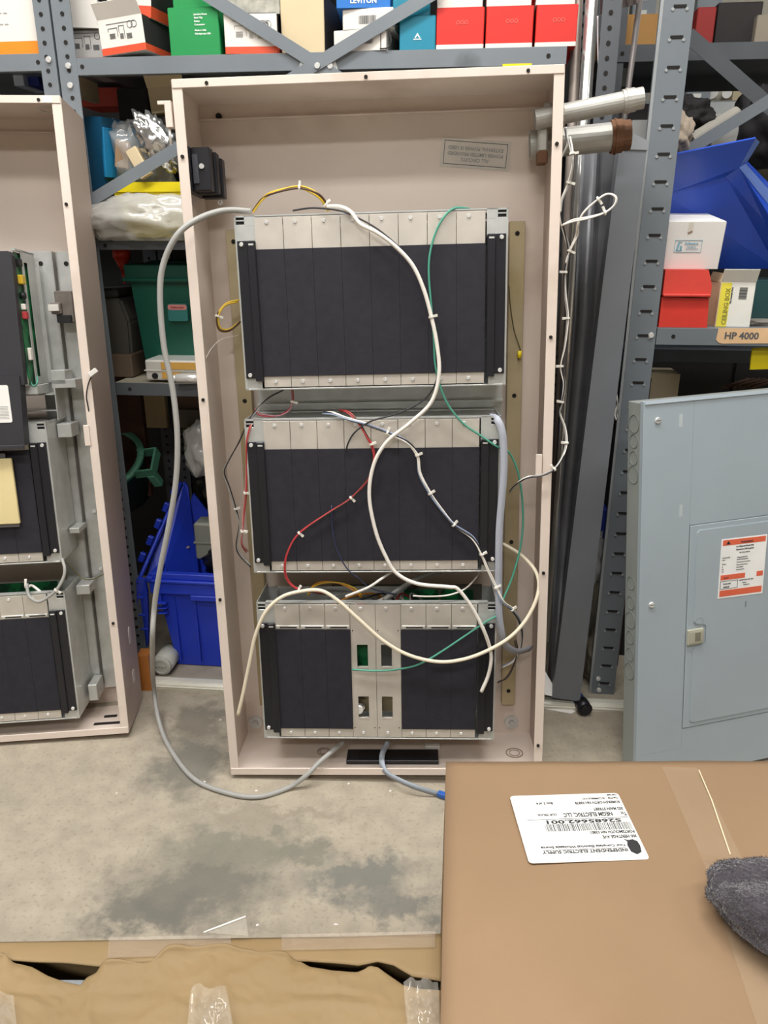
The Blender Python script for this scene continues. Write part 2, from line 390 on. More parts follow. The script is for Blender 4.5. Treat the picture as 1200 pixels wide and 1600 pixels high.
# black terminal relay on the inside left wall
p = MB.at(290, 240, .045); q = MB.at(345, 306, .06)
t = thing('fuse_block', 'black stepped fuse block screwed inside the upper left wall of the tall cabinet', 'fuse block', MB.sub((-.328, .02, 1.165)))
b = NB(); bx(b, (0, .0, .002), (.012, .10, .076), .001); bx(b, (.012, .01, .004), (.045, .035, .076), .0015); bx(b, (.012, .038, .002), (.05, .06, .072), .0015); bx(b, (.012, .063, -.002), (.054, .085, .066), .0015)
obj('body', b, BLACKG, t); b = NB(); bx(b, (.014, .007, .016), (.024, .0102, .064)); obj('nameplate', b, mat('plate_grey', '#3F4148', .5), t)
b = NB(); cyl(b, (.030, .0105, .044), (.030, .006, .044), .0045, 10); obj('terminal_screw', b, CHROME, t)
b = NB(); ring(b, (.044, .066, -.009), (.044, .069, -.009), .0045, .0025, 12); obj('loop', b, CHROME, t)

# ------------------------------------------------------------------ card cages
def card_cage(fr, label, open_top=False, kinds='BBBBBBBB', skew=0.0, extras=True):
    """x -.241...241, z 0...305, front at y 0"""
    t = thing('card_cage', label, 'electronics chassis', fr, None)
    Hh = .305; Wd = .241; Dp = .118
    b = NB()
    # side plates with slots look: front flange + side
    for s in (-1, 1):
        x = s*Wd
        bx(b, (min(x, x-s*.0015), 0, 0), (max(x, x-s*.0015), Dp, Hh))
        bx(b, (min(x, x-s*.037), -.0018, Hh-.047), (max(x, x-s*.037), 0, Hh-.015), .0004)
        bx(b, (min(x, x-s*.006), -.002, 0), (max(x, x-s*.006), 0, Hh-.015))
        bx(b, (min(x, x-s*.032), -.0015, 0), (max(x, x-s*.032), 0, .022))
        bx(b, (min(x-s*.018, x-s*.037), -.002, Hh-.017), (max(x-s*.018, x-s*.037), 0, Hh))
        bx(b, (min(x, x-s*.02), -.002, Hh-.003), (max(x, x-s*.02), .002, Hh)); bx(b, (min(x, x-s*.003), -.002, Hh-.016), (max(x, x-s*.003), .004, Hh))
        bx(b, (min(x, x-s*.02), -.002, Hh-.0095), (max(x, x-s*.02), -.0005, Hh-.0075))
    bx(b, (-Wd, 0, 0), (Wd, Dp, .0015)); bx(b, (-Wd, Dp-.0015, 0), (Wd, Dp, Hh-.01))
    bx(b, (-Wd+.018, -.002, Hh-.0022), (Wd-.018, .012, Hh)); bx(b, (-Wd, -.002, -.001), (Wd, .004, .0018), .0004)
    if not open_top: bx(b, (-Wd, .016, Hh-.006), (Wd, Dp, Hh-.0045)); bx(b, (-Wd, Dp-.004, Hh-.004), (Wd, Dp, Hh-.001))
    obj('chassis', b, GALV, t)
    b = NB(); [bx(b, (min(s*Wd*.995, s*(Wd-.019)), .0015, Hh-.016), (max(s*Wd*.995, s*(Wd-.019)), .003, Hh-.003)) for s in (-1, 1)]
    obj('corner_slot', b, BLACKD, t)
    mw = .0509; x0 = -.205
    for i, k in enumerate(kinds):
        a = x0 + i*mw; c = a + mw - .0008
        b = NB()
        if k == 'S':                                                # bare plate with two windows
            wz = [(.048, .098), (.164, .214)]; wx = (a+.012, a+.034) if i == 3 else (a+.010, a+.032)
            bx(b, (a, -.0024, .004), (wx[0], -.0008, Hh-.004)); bx(b, (wx[1], -.0024, .004), (c, -.0008, Hh-.004))
            zz = .004
            for lo, hi in wz: bx(b, (wx[0], -.0024, zz), (wx[1], -.0008, lo)); zz = hi
            bx(b, (wx[0], -.0024, zz), (wx[1], -.0008, Hh-.004))
            for lo, hi in wz: bx(b, (wx[0], -.003, lo-.0015), (wx[1], .004, lo)) ; bx(b, (wx[1], -.0026, lo), (wx[1]+.001, .004, hi))
            for z in (.026, .245): cyl(b, (a+.004, -.0028, z), (a+.004, -.002, z), .0013, 6, mi=1); cyl(b, (c-.005, -.0028, z), (c-.005, -.002, z), .0013, 6, mi=1)
            pl = obj('blank_plate', b, [GALV_W, HOLE], t, label='bare metal plate with two rectangular windows')
        else:
            bx(b, (a, -.0024, .004), (c, -.0008, Hh-.004), .0003)
            if k == 'N': bx(b, (a+.002, -.0048, .2495), (c-.002, -.0024, .2565), .0006, mi=1); bx(b, (a+.010, -.0052, .2515), (c-.006, -.0047, .2540), mi=2)
            else: bx(b, (c-.0012, -.003, Hh-.055), (c-.0004, -.0024, Hh-.005), mi=0)
            pl = obj('blank_plate', b, [GALV_W, ZINC, BLACKD], t)
            tw = skew*(.5-i/8)
            b = NB(); bx(b, (a+.0001, -.0046+.0002*(i % 2), .024), (a+mw-.0001, -.0024, .2475 if k in 'BN' else .25), .00025)
            obj('black_cover', b, BLACKP, pl)
        for z in (.014, Hh-.012):
            b = NB(); cyl(b, (a+mw*.42, -.0042, z), (a+mw*.42, -.0022, z), .0030, 10, r2=.0036); obj('screw', b, CHROME, pl)
    for s in (-1, 1):
        b = NB()
        xo, xi = s*.2375, s*.2045; xm = s*.2195
        bx(b, (min(xo, xm), -.0055, .021), (max(xo, xm), -.002, .2625), .0005); bx(b, (min(xm, xi), -.0095, .016), (max(xm, xi), -.002, .2625), .0014)
        bx(b, (min(xm, xi)+.003, -.0101, .2545), (max(xm, xi)-.003, -.0095, .2575), mi=1)  # slot highlight put in as a bright bar
        st = obj('mounting_strip', b, [BLACKG, CHROME], t, label='black enamelled mounting strip')
        for z in (.027, .2565):
            b = NB(); cyl(b, (s*.2298, -.0085, z), (s*.2298, -.0054, z), .0034, 12, r2=.0042); obj('screw', b, CHROME, st)
    return t
cA = card_cage(MB.sub((.0005, .0, .8165)), 'topmost black-fronted metal chassis in the tall beige cabinet')
cB = card_cage(MB.sub((-.0085, .0, .455), roll=R(0.3)), 'middle black-fronted metal chassis in the tall beige cabinet')
cC = card_cage(MB.sub((-.0115, .0, .085), roll=R(0.5)), 'lowest chassis in the tall beige cabinet, open on top with a bare central plate', open_top=True, kinds='NNNSSNNN')
# what shows in the open top and in the windows of the lowest chassis
b = NB(); bx(b, (.055, .085, .14), (.20, .0865, .296)); bx(b, (.055, .084, .288), (.125, .086, .30)); bx(b, (.135, .084, .288), (.20, .086, .30)); obj('circuit_board', b, PCB, cC)
b = NB(); bx(b, (-.06, .03, .15), (-.02, .032, .23)); obj('circuit_board', b, PCB, cC, label='small green board behind a window')
b = NB(); bx(b, (-.215, .100, .262), (.06, .102, .301), .0006); bx(b, (-.215, .078, .262), (-.212, .1, .3)); obj('inner_plate', b, GALV, cC)
b = NB(); bx(b, (-.10, .108, .27), (.22, .112, .302)); bx(b, (.128, .06, .2), (.131, .085, .304)); obj('inner_bracket', b, mat('dull_steel', '#6B665C', .5, .5), cC)
b = NB(); cyl(b, (-.04, .02, .065), (-.04, .0, .065), .009, 14); cyl(b, (-.035, .03, .06), (-.035, .018, .06), .006, 10); obj('key_switch', b, CHROME, cC)
b = NB(); bx(b, (-.065, .04, .04), (.05, .042, .11)); obj('inner_plate', b, GALV_Y, cC)
b = NB()
for i in range(6): tube(b, [(-.12+.02*i, .02, .28+.003*i), (-.09+.03*i, .05, .300-.004*i), (-.03+.02*i, .075, .295), (.02*i, .09, .27)], .0022, 6, 4, mi=i % 5)
obj('inner_wiring', b, [GREYW, ORW, BLACKW, WHITEW, REDW], cC)

# ------------------------------------------------------------------ wires and cables
def wpts(fr, pts):
    o = []
    for p in pts:
        if p[2] == 'z': o.append(W0.flat(p[0], p[1], p[3]))
        else: o.append(fr.w(fr.at(p[0], p[1], p[2])))
    return o
def tie(parent, P, org, r):
    """P: index -> world point with tangent"""
    p, t = P; b = NB(); t = t.normalized()
    ring(b, p - org - t*.0018, p - org + t*.0018, r+.0016, r*.8, 10)
    v = t.cross(Vector((0, 1, 0)));  v = v.normalized() if v.length > .1 else Vector((1, 0, 0))
    bx(b, (-.0022, -.002, r), (.0022, .002, r+.0075), M=Matrix.Translation(p - org) @ v.to_track_quat('Z', 'Y').to_matrix().to_4x4())
    obj('cable_tie', b, NYLON, parent)
def wire(name, label, cat, fr, pts, r, strands, ties=(), group=None, n=8, spread=None):
    W = wpts(fr, pts); org = W[0].copy(); P = catmull(W, 7); b = NB()
    k = len(strands)
    for i, _ in enumerate(strands):
        if k == 1: sweep(b, [p-org for p in P], circ(r, n), mi=0)
        else:
            q = []
            for j, p in enumerate(P):
                a = 2*math.pi*i/k + j*.13; s = spread or r*1.15
                q.append(p - org + Vector((math.cos(a)*s, math.sin(a)*s*.6, math.sin(a+.7)*s)))
            sweep(b, q, circ(r, 6), mi=i)
    o = obj(name, b, strands, None, Frame(Matrix.Translation(org))); tag(o, label, cat, group)
    R_ = r if k == 1 else r*2.1
    for i in ties:
        j = min(i*7, len(P)-2); tie(o, (P[j], P[j+1]-P[max(j-1, 0)]), org, R_)
    return o
wire('grey_cable', 'thick grey jacketed cable looping left of the tall cabinet and along the floor', 'cable', MB,
     [(392, 330, .01), (350, 329, -.01), (310, 342, -.035), (278, 366, -.05), (256, 410, -.05), (250, 460, -.05), (256, 540, -.05), (270, 610, -.05), (277, 680, -.05), (275, 750, -.05),
      (264, 820, -.05), (250, 890, -.05), (241, 950, -.045), (238, 1010, -.04), (240, 1070, 'z', .09), (248, 1125, 'z', .03), (266, 1170, 'z', .006), (302, 1216, 'z', .006), (352, 1238, 'z', .006), (402, 1245, 'z', .006),
      (450, 1231, 'z', .007), (478, 1212, -.030), (498, 1192, -.012), (514, 1178, .006), (536, 1160, .04)], .0052, [GREYW], n=10)
wire('white_cable', 'thick white cable snaking down the front of all three chassis', 'cable', MB,
     [(512, 323, .04), (530, 323, .01), (548, 331, -.012), (563, 350, -.020), (590, 364, -.028), (620, 387, -.028), (645, 415, -.028), (662, 452, -.028), (674, 495, -.028), (683, 540, -.029), (686, 585, -.031), (674, 628, -.031), (642, 660, -.031),
      (605, 690, -.029), (584, 726, -.028), (577, 775, -.028), (587, 830, -.028), (603, 870, -.028), (620, 896, -.029), (652, 912, -.031), (700, 917, -.031), (716, 921, -.029), (738, 950, -.028), (756, 985, -.028),
      (766, 1015, -.020), (767, 1035, -.019), (762, 1058, -.016), (752, 1081, -.016)], .0037, [WHITEW], ties=(8,))
wire('black_cable', 'thin black twisted wire following the thick white cable over the top chassis', 'wire', MB,
     [(458, 329, .03), (490, 325, .0), (530, 329, -.012), (556, 339, -.014), (590, 358, -.016), (625, 388, -.018), (648, 420, -.018), (668, 470, -.018), (680, 510, -.018), (686, 560, -.026), (680, 600, -.026), (658, 628, -.022), (618, 647, -.018),
      (580, 658, -.016), (556, 674, -.014), (545, 690, -.012), (540, 706, -.008)], .0016, [BLACKW], n=6)
wire('green_wire', 'green insulated wire arcing down the right of the top two chassis', 'wire', MB,
     [(733, 326, .03), (712, 325, .0), (697, 335, -.01), (682, 360, -.012), (672, 395, -.013), (670, 430, -.013), (674, 480, -.014), (678, 530, -.014), (681, 575, -.016), (696, 625, -.016), (722, 660, -.014), (750, 680, -.012), (775, 697, -.008),
      (796, 708, .01), (811, 745, .02), (817, 800, .03), (814, 850, .03), (801, 900, .02), (786, 937, .005), (776, 962, -.006), (765, 968, -.014), (720, 998, -.016), (690, 1018, -.016), (655, 1038, -.016), (620, 1046, -.014), (585, 1048, -.012), (550, 1046, -.01)], .0021, [GREENW], n=6)
wire('red_wire', 'red wire pair tied with white nylon ties across the middle chassis', 'wire', MB,
     [(530, 641, .03), (545, 645, .0), (560, 660, -.012), (573, 682, -.014), (580, 694, -.014), (584, 715, -.014), (575, 748, -.014), (549, 778, -.014), (512, 802, -.014), (468, 833, -.014), (450, 862, -.014), (445, 888, -.014), (450, 908, -.012),
      (466, 921, -.010), (490, 925, .01), (520, 930, .04)], .0012, [REDW, REDW, BROWNW], ties=(4, 7, 9, 13))
wire('wire_bundle', 'black, white and grey-blue wires tied together across the right of the middle chassis', 'wire bundle', MB,
     [(505, 645, .02), (520, 646, .0), (545, 655, -.012), (575, 664, -.014), (605, 676, -.014), (635, 690, -.014), (652, 711, -.014), (656, 740, -.014), (672, 771, -.014), (692, 800, -.014), (709, 820, -.014), (738, 840, -.014), (753, 866, -.014),
      (764, 893, -.014), (775, 918, -.012), (786, 940, -.010), (800, 952, .01), (812, 972, .04), (815, 1000, .08), (805, 1030, .09), (785, 1042, .1)], .0015, [WHITEW, BLACKW, BLUEW, WHITEW], ties=(4, 6, 8, 10, 12, 14, 16))
wire('cream_cable', 'cream sheathed cable in a wide loop across the lowest chassis', 'cable', MB,
     [(372, 1117, -.016), (380, 1083, -.018), (391, 1030, -.02), (400, 990, -.022), (416, 955, -.022), (440, 933, -.02), (470, 924, -.018), (502, 923, -.018), (530, 940, -.02), (560, 967, -.022), (600, 1002, -.024), (640, 1024, -.024), (685, 1034, -.024),
      (725, 1030, -.024), (765, 1015, -.024), (800, 993, -.02), (826, 962, -.01), (841, 925, .0), (838, 895, .02), (815, 868, .05), (786, 850, .09)], .0038, [CREAMW])
wire('short_white_wire', 'short white wire end resting on the open lowest chassis', 'wire', MB,
     [(613, 893, .03), (595, 905, .0), (575, 918, -.008), (540, 932, .0)], .0028, [WHITEW], n=6)
wire('pale_grey_wire', 'pale grey wire lying slack over the open right of the lowest chassis', 'wire', MB,
     [(645, 931, -.004), (670, 932, -.004), (700, 930, .0), (725, 921, .01), (742, 905, .03), (750, 893, .05)], .0017, [WHITEW], n=6)
wire('dark_blue_wire', 'thin dark blue wire hanging over the black front of the middle chassis', 'wire', MB,
     [(518, 790, -.007), (520, 830, -.009), (527, 860, -.010), (542, 888, -.012), (562, 905, -.008), (582, 920, .01), (620, 929, .03)], .0014, [mat('dark_blue_wire', '#2D3350', .4)], n=6)
wire('yellow_wire_loop', 'yellow and brown wires arching above the top chassis', 'wire bundle', MB,
     [(396, 330, .05), (412, 309, .04), (436, 298, .03), (468, 293, .03), (495, 303, .03), (508, 318, .04), (514, 328, .06)], .0018, [YELW, BROWNW, YELW], ties=(3, 5))
wire('side_wire_loop', 'yellow and brown wires looping out of the left side of the top chassis', 'wire bundle', MB,
     [(372, 470, .08), (352, 476, .07), (340, 494, .06), (343, 514, .06), (358, 516, .07), (374, 504, .09)], .0018, [YELW, BROWNW, YELW], ties=(2,))
wire('thin_black_wires', 'thin black wires sagging between the left wall and the middle chassis', 'wire', MB,
     [(442, 610, .06), (420, 622, .04), (402, 640, .02), (388, 660, .03), (374, 690, .05), (356, 722, .06), (350, 738, .06), (357, 760, .06), (368, 795, .06), (374, 820, .06), (370, 852, .06), (376, 868, .06), (392, 885, .05)], .0013, [BLACKW, GREYW], ties=(8,))
wire('red_side_wire', 'faded red wires down the left edge of the middle chassis', 'wire', MB,
     [(392, 664, -.006), (386, 690, -.004), (385, 730, .0), (384, 770, .005), (381, 800, .01), (379, 830, .01), (378, 850, .02), (386, 862, .04)], .0014, [mat('faded_red_wire', '#B97C78', .5), REDW], ties=(3, 5))
wire('red_pink_wire', 'red and pink wires drooping between the top and middle chassis', 'wire', MB,
     [(456, 606, .05), (457, 628, .04), (450, 642, .04), (432, 650, .04), (408, 648, .04), (398, 640, .05)], .0013, [REDW, mat('pink_wire', '#C38C96', .5)], ties=(1,))
wire('ground_wire', 'thin olive wire with a yellow ring terminal beside the top chassis', 'wire', MB,
     [(795, 445, .06), (797, 475, .09), (803, 515, .12), (811, 540, .13), (813, 548, .133), (810, 562, .134)], .0012, [mat('olive_wire', '#5D5A3C', .5)], n=6)
p = MB.at(812, 553, .132); b = NB(); cyl(b, (p.x-.001, .129, p.z-.008), (p.x, .130, p.z+.006), .0042, 8); single('ring_terminal', 'yellow crimp terminal at the end of the olive wire', 'terminal', b, YELLOW, MB)
wire('outer_wire_bundle', 'black and white wires with nylon ties hanging outside the right edge of the tall cabinet', 'wire bundle', MB,
     [(797, 768, .03), (808, 756, .0), (824, 746, -.012), (848, 742, -.016), (866, 733, -.01), (879, 714, .0), (885, 692, .01), (882, 668, .02), (874, 645, .02), (878, 628, .02), (882, 600, .02), (877, 572, .02), (883, 540, .02), (887, 497, .02), (883, 460, .02), (883, 425, .02),
      (888, 392, .02), (884, 372, .02), (876, 340, .01), (871, 290, .01), (875, 250, .01), (886, 225, .01), (884, 200, .02)], .0013, [WHITEW, BLACKW, GREYW], ties=(4, 6, 9, 11, 13, 15, 19))
wire('white_wire_loop', 'thin white wire sticking out in a narrow loop right of the tall cabinet', 'wire', MB,
     [(878, 352, .01), (895, 345, .0), (920, 340, -.01), (945, 332, -.01), (960, 320, -.01), (962, 308, -.01), (950, 303, -.01), (935, 311, -.01), (912, 332, .0), (903, 352, .01), (901, 368, .02), (890, 392, .02), (884, 410, .02)], .0015, [WHITEW, WHITEW], ties=(3, 7, 11))
wire('white_hanging_wire', 'short white wire hanging down from the conduit beside the cabinet edge', 'wire', MB,
     [(889, 215, .01), (894, 240, .0), (895, 258, .0), (889, 285, .01), (878, 312, .01), (876, 330, .01)], .0016, [WHITEW, GREYW], ties=(1, 3))
# ribbon cables: flat section
def ribbon(name, label, fr, pts, wd, m, th=.0014, up=(0, 1, 0), cat='ribbon cable'):
    W = wpts(fr, pts); org = W[0].copy(); P = [p-org for p in catmull(W, 6)]; b = NB()
    sweep(b, P, [(-wd/2, -th), (wd/2, -th), (wd/2, th), (-wd/2, th)], up=Vector(up)); o = obj(name, b, m, None, Frame(Matrix.Translation(org))); tag(o, label, cat); return o
ribbon('ribbon_cable', 'wide flat grey ribbon cable down the right side of the middle chassis', MB,
       [(766, 651, .02), (776, 655, -.006), (784, 672, -.012), (787, 700, -.012), (787, 740, -.012), (783, 790, -.012), (780, 830, -.012), (779, 880, -.012), (779, 920, -.010), (780, 960, -.008), (784, 990, .0), (790, 1008, .02), (808, 1018, .05), (830, 1013, .09)], .0135, RIBBON)
rb = ribbon('flat_grey_cable', 'flat pale grey cable dropping out under the lowest chassis with a blue plug', MB,
       [(607, 1158, .05), (598, 1176, .03), (597, 1192, .008), (604, 1207, -.012), (622, 1218, -.03), (650, 1230, -.045), (685, 1241, 'z', .008)], .0115, mat('flat_cable_grey', '#9AA2AC', .5))
o_ = Vector(rb.location); pw = W0.flat(690, 1242, .008); b = NB(); bx(b, (-.008, -.006, -.004), (.012, .006, .006), .001, M=Matrix.Translation(pw-o_) @ Matrix.Rotation(R(-25), 4, 'Z')); obj('plug', b, mat('blue_plug', '#2F63B8', .4), rb)
ribbon('inner_ribbon', 'pale grey flat cable crossing the open top of the lowest chassis', MB, [(600, 938, .02), (625, 920, .04), (655, 903, .06), (690, 893, .09)], .010, mat('flat_cable_pale', '#9C9C98', .5))
wire('orange_wire_arc', 'orange and yellow wires arching inside the open top of the lowest chassis', 'wire bundle', MB,
     [(482, 930, .03), (488, 917, .03), (505, 910, .03), (530, 911, .03), (552, 920, .03), (565, 932, .03)], .0016, [ORW, YELW])
wire('hanging_brown_wires', 'short dark brown wires beside the right rail of the lowest chassis', 'wire', MB,
     [(805, 1000, .10), (808, 1020, .09), (800, 1045, .08), (790, 1060, .07), (778, 1066, .05)], .0013, [BROWNW, BLACKW])
wire('thin_white_side_wire', 'thin pale wire curving over the inside left wall of the tall cabinet', 'wire', MB,
     [(372, 524, .1), (345, 531, .1), (330, 545, .08), (321, 562, .06)], .0009, [WHITEW], n=6)

# ------------------------------------------------------------------ conduit nipples through the right wall of the tall cabinet
COND = mat('weathered_conduit', '#AFAEA8', .5, .35, var=.14, scale=12, dirt='#8C8474', dscale=7, dlo=.55, dhi=.75, bump=.1, bscale=50)
RUST = mat('rusty_steel', '#6B4A33', .8, .1, var=.25, scale=14)
def nipple(name, label, y, z, r, ln, tilt, coup, rust):
    fr = MB.sub((.332, y, z), yaw=R(-4), roll=-tilt)
    t = thing(name, label, 'conduit', fr)
    b = NB(); ring(b, (-.04, 0, 0), (ln, 0, 0), r, r*.86, 24); obj('pipe', b, COND, t, smooth=False)
    b = NB(); ring(b, (ln, 0, 0), (ln+.02, 0, 0), r*1.16, r*.8, 20); ring(b, (ln+.006, 0, 0), (ln+.009, 0, 0), r*1.24, r, 20)
    obj('coupling', b, RUST if rust else COND, t)
    b = NB(); ring(b, (ln+.02, 0, 0), (ln+.034, 0, 0), r*1.05, r*.8, 20); obj('bushing', b, RUST if rust else COND, t)
    for s in (1, -1):
        b = NB(); ring(b, (-.006*(s > 0)+.003, 0, 0), (-.012*(s > 0)+.009, 0, 0), r*1.3, r, 12); obj('locknut', b, COND, t)
    return fr
nipple('conduit_stub', 'slim grey conduit stub sticking out above the fatter rusty-ended one', .055, 1.277, .0165, .110, R(8), False, False)
nipple('conduit_stub', 'fat grey conduit stub with a rusty end through the side of the tall cabinet', .115, 1.243, .0245, .105, R(3), True, True)
t = thing('conduit_clamp', 'grey cast clamp with a rusty foot inside the upper right corner of the cabinet', 'clamp', MB.sub((.302, .06, 1.20)))
b = NB(); bx(b, (-.002, 0, .02), (.014, .022, .082), .003); bx(b, (.012, .002, .07), (.028, .02, .086), .003); cyl(b, (.008, .011, .088), (.024, .011, .088), .012, 14); obj('body', b, COND, t)
b = NB(); bx(b, (-.003, 0, .0), (.015, .024, .022), .002); obj('foot', b, RUST, t)

# ------------------------------------------------------------------ shelving
UW = .05
def holes_strip(b, x, z0, z1, step, y, r=.0045, mi=1):
    z = z0
    while z < z1: cyl(b, (x, y-.0012, z), (x, y, z), r, 10, mi=mi); z += step
def upright(t, u, z1, side=1, m=None, d=0, w=.038, slot=False, z0=0, label=None):
    b = NB(); x1 = u + side*w
    bx(b, (min(u, x1), d-.0025, z0), (max(u, x1), d, z1)); bx(b, (min(u, u+side*.0025), d, z0), (max(u, u+side*.0025), d+w, z1))
    holes_strip(b, u+side*w*.55, z0+.02, z1, .0255 if not slot else .0255, d-.0025, .0042)
    z = z0+.02
    return obj('upright', b, [m or STEELG, HOLE], t, label=label)
def bolt(t, x, y, z, r=.0065):
    b = NB(); cyl(b, (x, y, z), (x, y-.004, z), r, 14, r2=r*.8); obj('bolt', b, CHROME, t)
TOPZ = 1.445
um = thing('steel_shelving', 'long grey steel shelving unit with crossed braces behind the tall cabinet', 'shelving unit', S)
upright(um, -.681, 2.1, 1, w=.04); upright(um, .455, 2.1, -1, w=.036, m=STEELD); bx_ = NB(); bx(bx_, (.30, .43, .74), (.455, .44, .772)); bx(bx_, (.30, .43, 1.055), (.455, .44, 1.087)); obj('tie_bar', bx_, STEELD, um); upright(um, -.681, 2.1, 1, d=.44, m=STEELD); upright(um, .455, 2.1, -1, d=.44, m=STEELD)
def shelf(t, u0, u1, z, lip=.032, D=.44, m=STEELG, top=None, d0=0):
    b = NB(); bx(b, (u0, d0-.002, z-lip), (u1, d0+.001, z), .0006); bx(b, (u0, d0, z-.002), (u1, d0+D, z), mi=2 if top else 0); bx(b, (u0, d0+D-.002, z-lip), (u1, d0+D, z))
    bx(b, (u0, d0, z-lip), (u1, d0+.014, z-lip+.0015))
    for uu in (u0+.035, u1-.035): cyl(b, (uu, d0-.003, z-lip/2), (uu, d0-.0015, z-lip/2), .0042, 10, mi=1)
    return obj('shelf_deck', b, [m, HOLE] + ([top] if top else []), t)
shelf(um, -.665, .358, TOPZ); shelf(um, -.66, .30, 1.087, m=STEELD, lip=.018); shelf(um, -.64, .30, .772, m=STEELD, lip=.03, top=mat('worn_shelf_deck', '#8C8574', .7, var=.15)); shelf(um, -.64, .358, 1.90)
bolt(um, -.659, -.003, 1.431); bolt(um, -.66, -.003, 1.395)
def strap(t, a, b_, d, w=.024, m=None, th=.002, name='cross_brace'):
    A = S.at(*a, d); B = S.at(*b_, d); v = (B-A).normalized(); n = Vector((-v.z, 0, v.x))*w/2; b = NB()
    prism(b, [(A.x-n.x, A.z-n.z), (B.x-n.x, B.z-n.z), (B.x+n.x, B.z+n.z), (A.x+n.x, A.z+n.z)], 'xz', d-th, d); obj(name, b, m or STEELG, t)
strap(um, (300, -22), (530, 122), -.006); strap(um, (690, -18), (128, 322), -.009)
p = S.at(497, 104, -.004); b = NB(); prism(b, [(p.x-.042, p.z-.012), (p.x-.035, p.z+.012), (p.x+.035, p.z+.012), (p.x+.042, p.z-.012)], 'xz', -.0055, -.0035); obj('brace_plate', b, mat('pale_plate', '#B9BBB8', .4, .3), um)
for dx in (-.025, 0, .025): bolt(um, p.x+dx, -.011 if dx == 0 else -.006, p.z)
ul = thing('steel_shelving', 'grey steel shelving unit at the left with a punched angle upright and white box', 'shelving unit', S)
upright(ul, -.686, 2.1, -1, w=.034, m=STEELG); shelf(ul, -1.6, -.69, 1.455); shelf(ul, -1.6, -.69, .8); shelf(ul, -1.6, -.69, 1.95); upright(ul, -1.6, 2.1, 1); upright(ul, -.686, 2.1, -1, d=.44, m=STEELD)
bolt(ul, -.70, -.003, 1.443)
b = NB(); bx(b, (-1.6, -.006, 1.46), (-1.599, -.003, 1.47)); b.free()
# slotted heavy upright at the right with its own shelf
ur = thing('slotted_shelving', 'grey shelving with a wide slotted upright and a taped shelf at the right', 'shelving unit', S)
b = NB(); x0, x1 = .532, .588
bx(b, (x0, -.003, 0), (x1, 0, 1.9)); bx(b, (x0, 0, 0), (x0+.003, .04, 1.9), mi=0); bx(b, (x1-.003, 0, 0), (x1, .04, 1.9)); bx(b, (x0-.006, -.001, 0), (x0, .002, 1.9), mi=2)
z = .03
while z < 1.9:
    bx(b, (x0+.018, -.0042, z), (x0+.042, -.003, z+.0055), .0004, mi=1)
    cyl(b, (x0+.017, -.0045, z-.002), (x0+.017, -.003, z-.002), .003, 8, mi=2); cyl(b, (x0+.043, -.0045, z-.002), (x0+.043, -.003, z-.002), .003, 8, mi=2)
    z += .0508
obj('upright', b, [STEELG, HOLE, mat('pale_edge_grey', '#A4A8AA', .4, .3)], ur, label='wide grey upright with a row of slots')  # lighter grey on the left flange edge and slot studs
shelf(ur, .59, 1.35, .913, lip=.036, D=.5); bolt(ur, .578, -.003, .897); bolt(ur, .545, -.003, .045); bolt(ur, .55, -.003, .012)
b = NB(); bx(b, (1.35, -.003, 0), (1.40, 0, 1.9)); bx(b, (1.397, 0, 0), (1.4, .04, 1.9)); obj('upright', b, STEELG, ur)
for u in (.54, 1.35):
    b = NB(); bx(b, (u, .5, 0), (u+.05, .503, .91)); obj('upright', b, STEELD, ur)
strap(ur, (1075, 55), (1215, 178), .2, .03, STEELD); strap(ur, (1070, 238), (1230, 140), .12, .024, STEELG)
# dark shelf behind
ud = thing('dark_shelving', 'dark grey shelving unit standing behind the slotted upright', 'shelving unit', S)
shelf(ud, .47, 1.45, 1.497, lip=.034, m=STEELD, d0=.26, D=.4); b = NB(); bx(b, (.47, .26, 0), (.51, .263, 2.1)); bx(b, (.507, .263, 0), (.51, .30, 2.1)); obj('upright', b, STEELD, ud)
b = NB(); bx(b, (1.41, .26, 0), (1.45, .263, 2.1)); obj('upright', b, STEELD, ud)
for u in (.47, 1.41):
    b = NB(); bx(b, (u, .655, 0), (u+.04, .66, 2.1)); obj('upright', b, STEELD, ud)
shelf(ud, .47, 1.45, .80, lip=.034, m=mat('blue_grey_beam', '#5B6672', .5), d0=.51, D=.15)

# made-up dark cabinets, added behind the shelving to keep light out of the gaps
DK = mat('blocker_dark', '#26272A', .6, var=.1)
for lab, u0, u1, d0, h_ in (('tall dark steel locker added behind the central shelving to keep it dark', -.69, .44, .56, 2.0), ('dark steel locker added behind the far-left shelving to keep it dark', -1.75, -.70, .56, 2.0), ('waist-high dark steel locker added behind the dark shelving at the right to keep it dark', .46, 1.55, .74, 1.12)):
    t = thing('dark_blocker', lab, 'blocker', S.sub(((u0+u1)/2, d0, 0)))
    wd = (u1-u0)/2; b = NB(); bx(b, (-wd, .01, 0), (wd, .3 if h_ > 1.5 else .2, h_), .003); obj('blocker_body', b, DK, t)
    for sgn in (-1, 1):
        b = NB(); bx(b, (min(0, sgn*wd)+.004, 0, .05), (max(0, sgn*wd)-.004, .012, h_-.03), .003); dr_ = obj('door', b, DK, t)
        b = NB(); bx(b, (sgn*.04-.006, -.02, h_*.5-.05), (sgn*.04+.006, 0, h_*.5+.05), .003); obj('handle', b, STEELD, dr_)

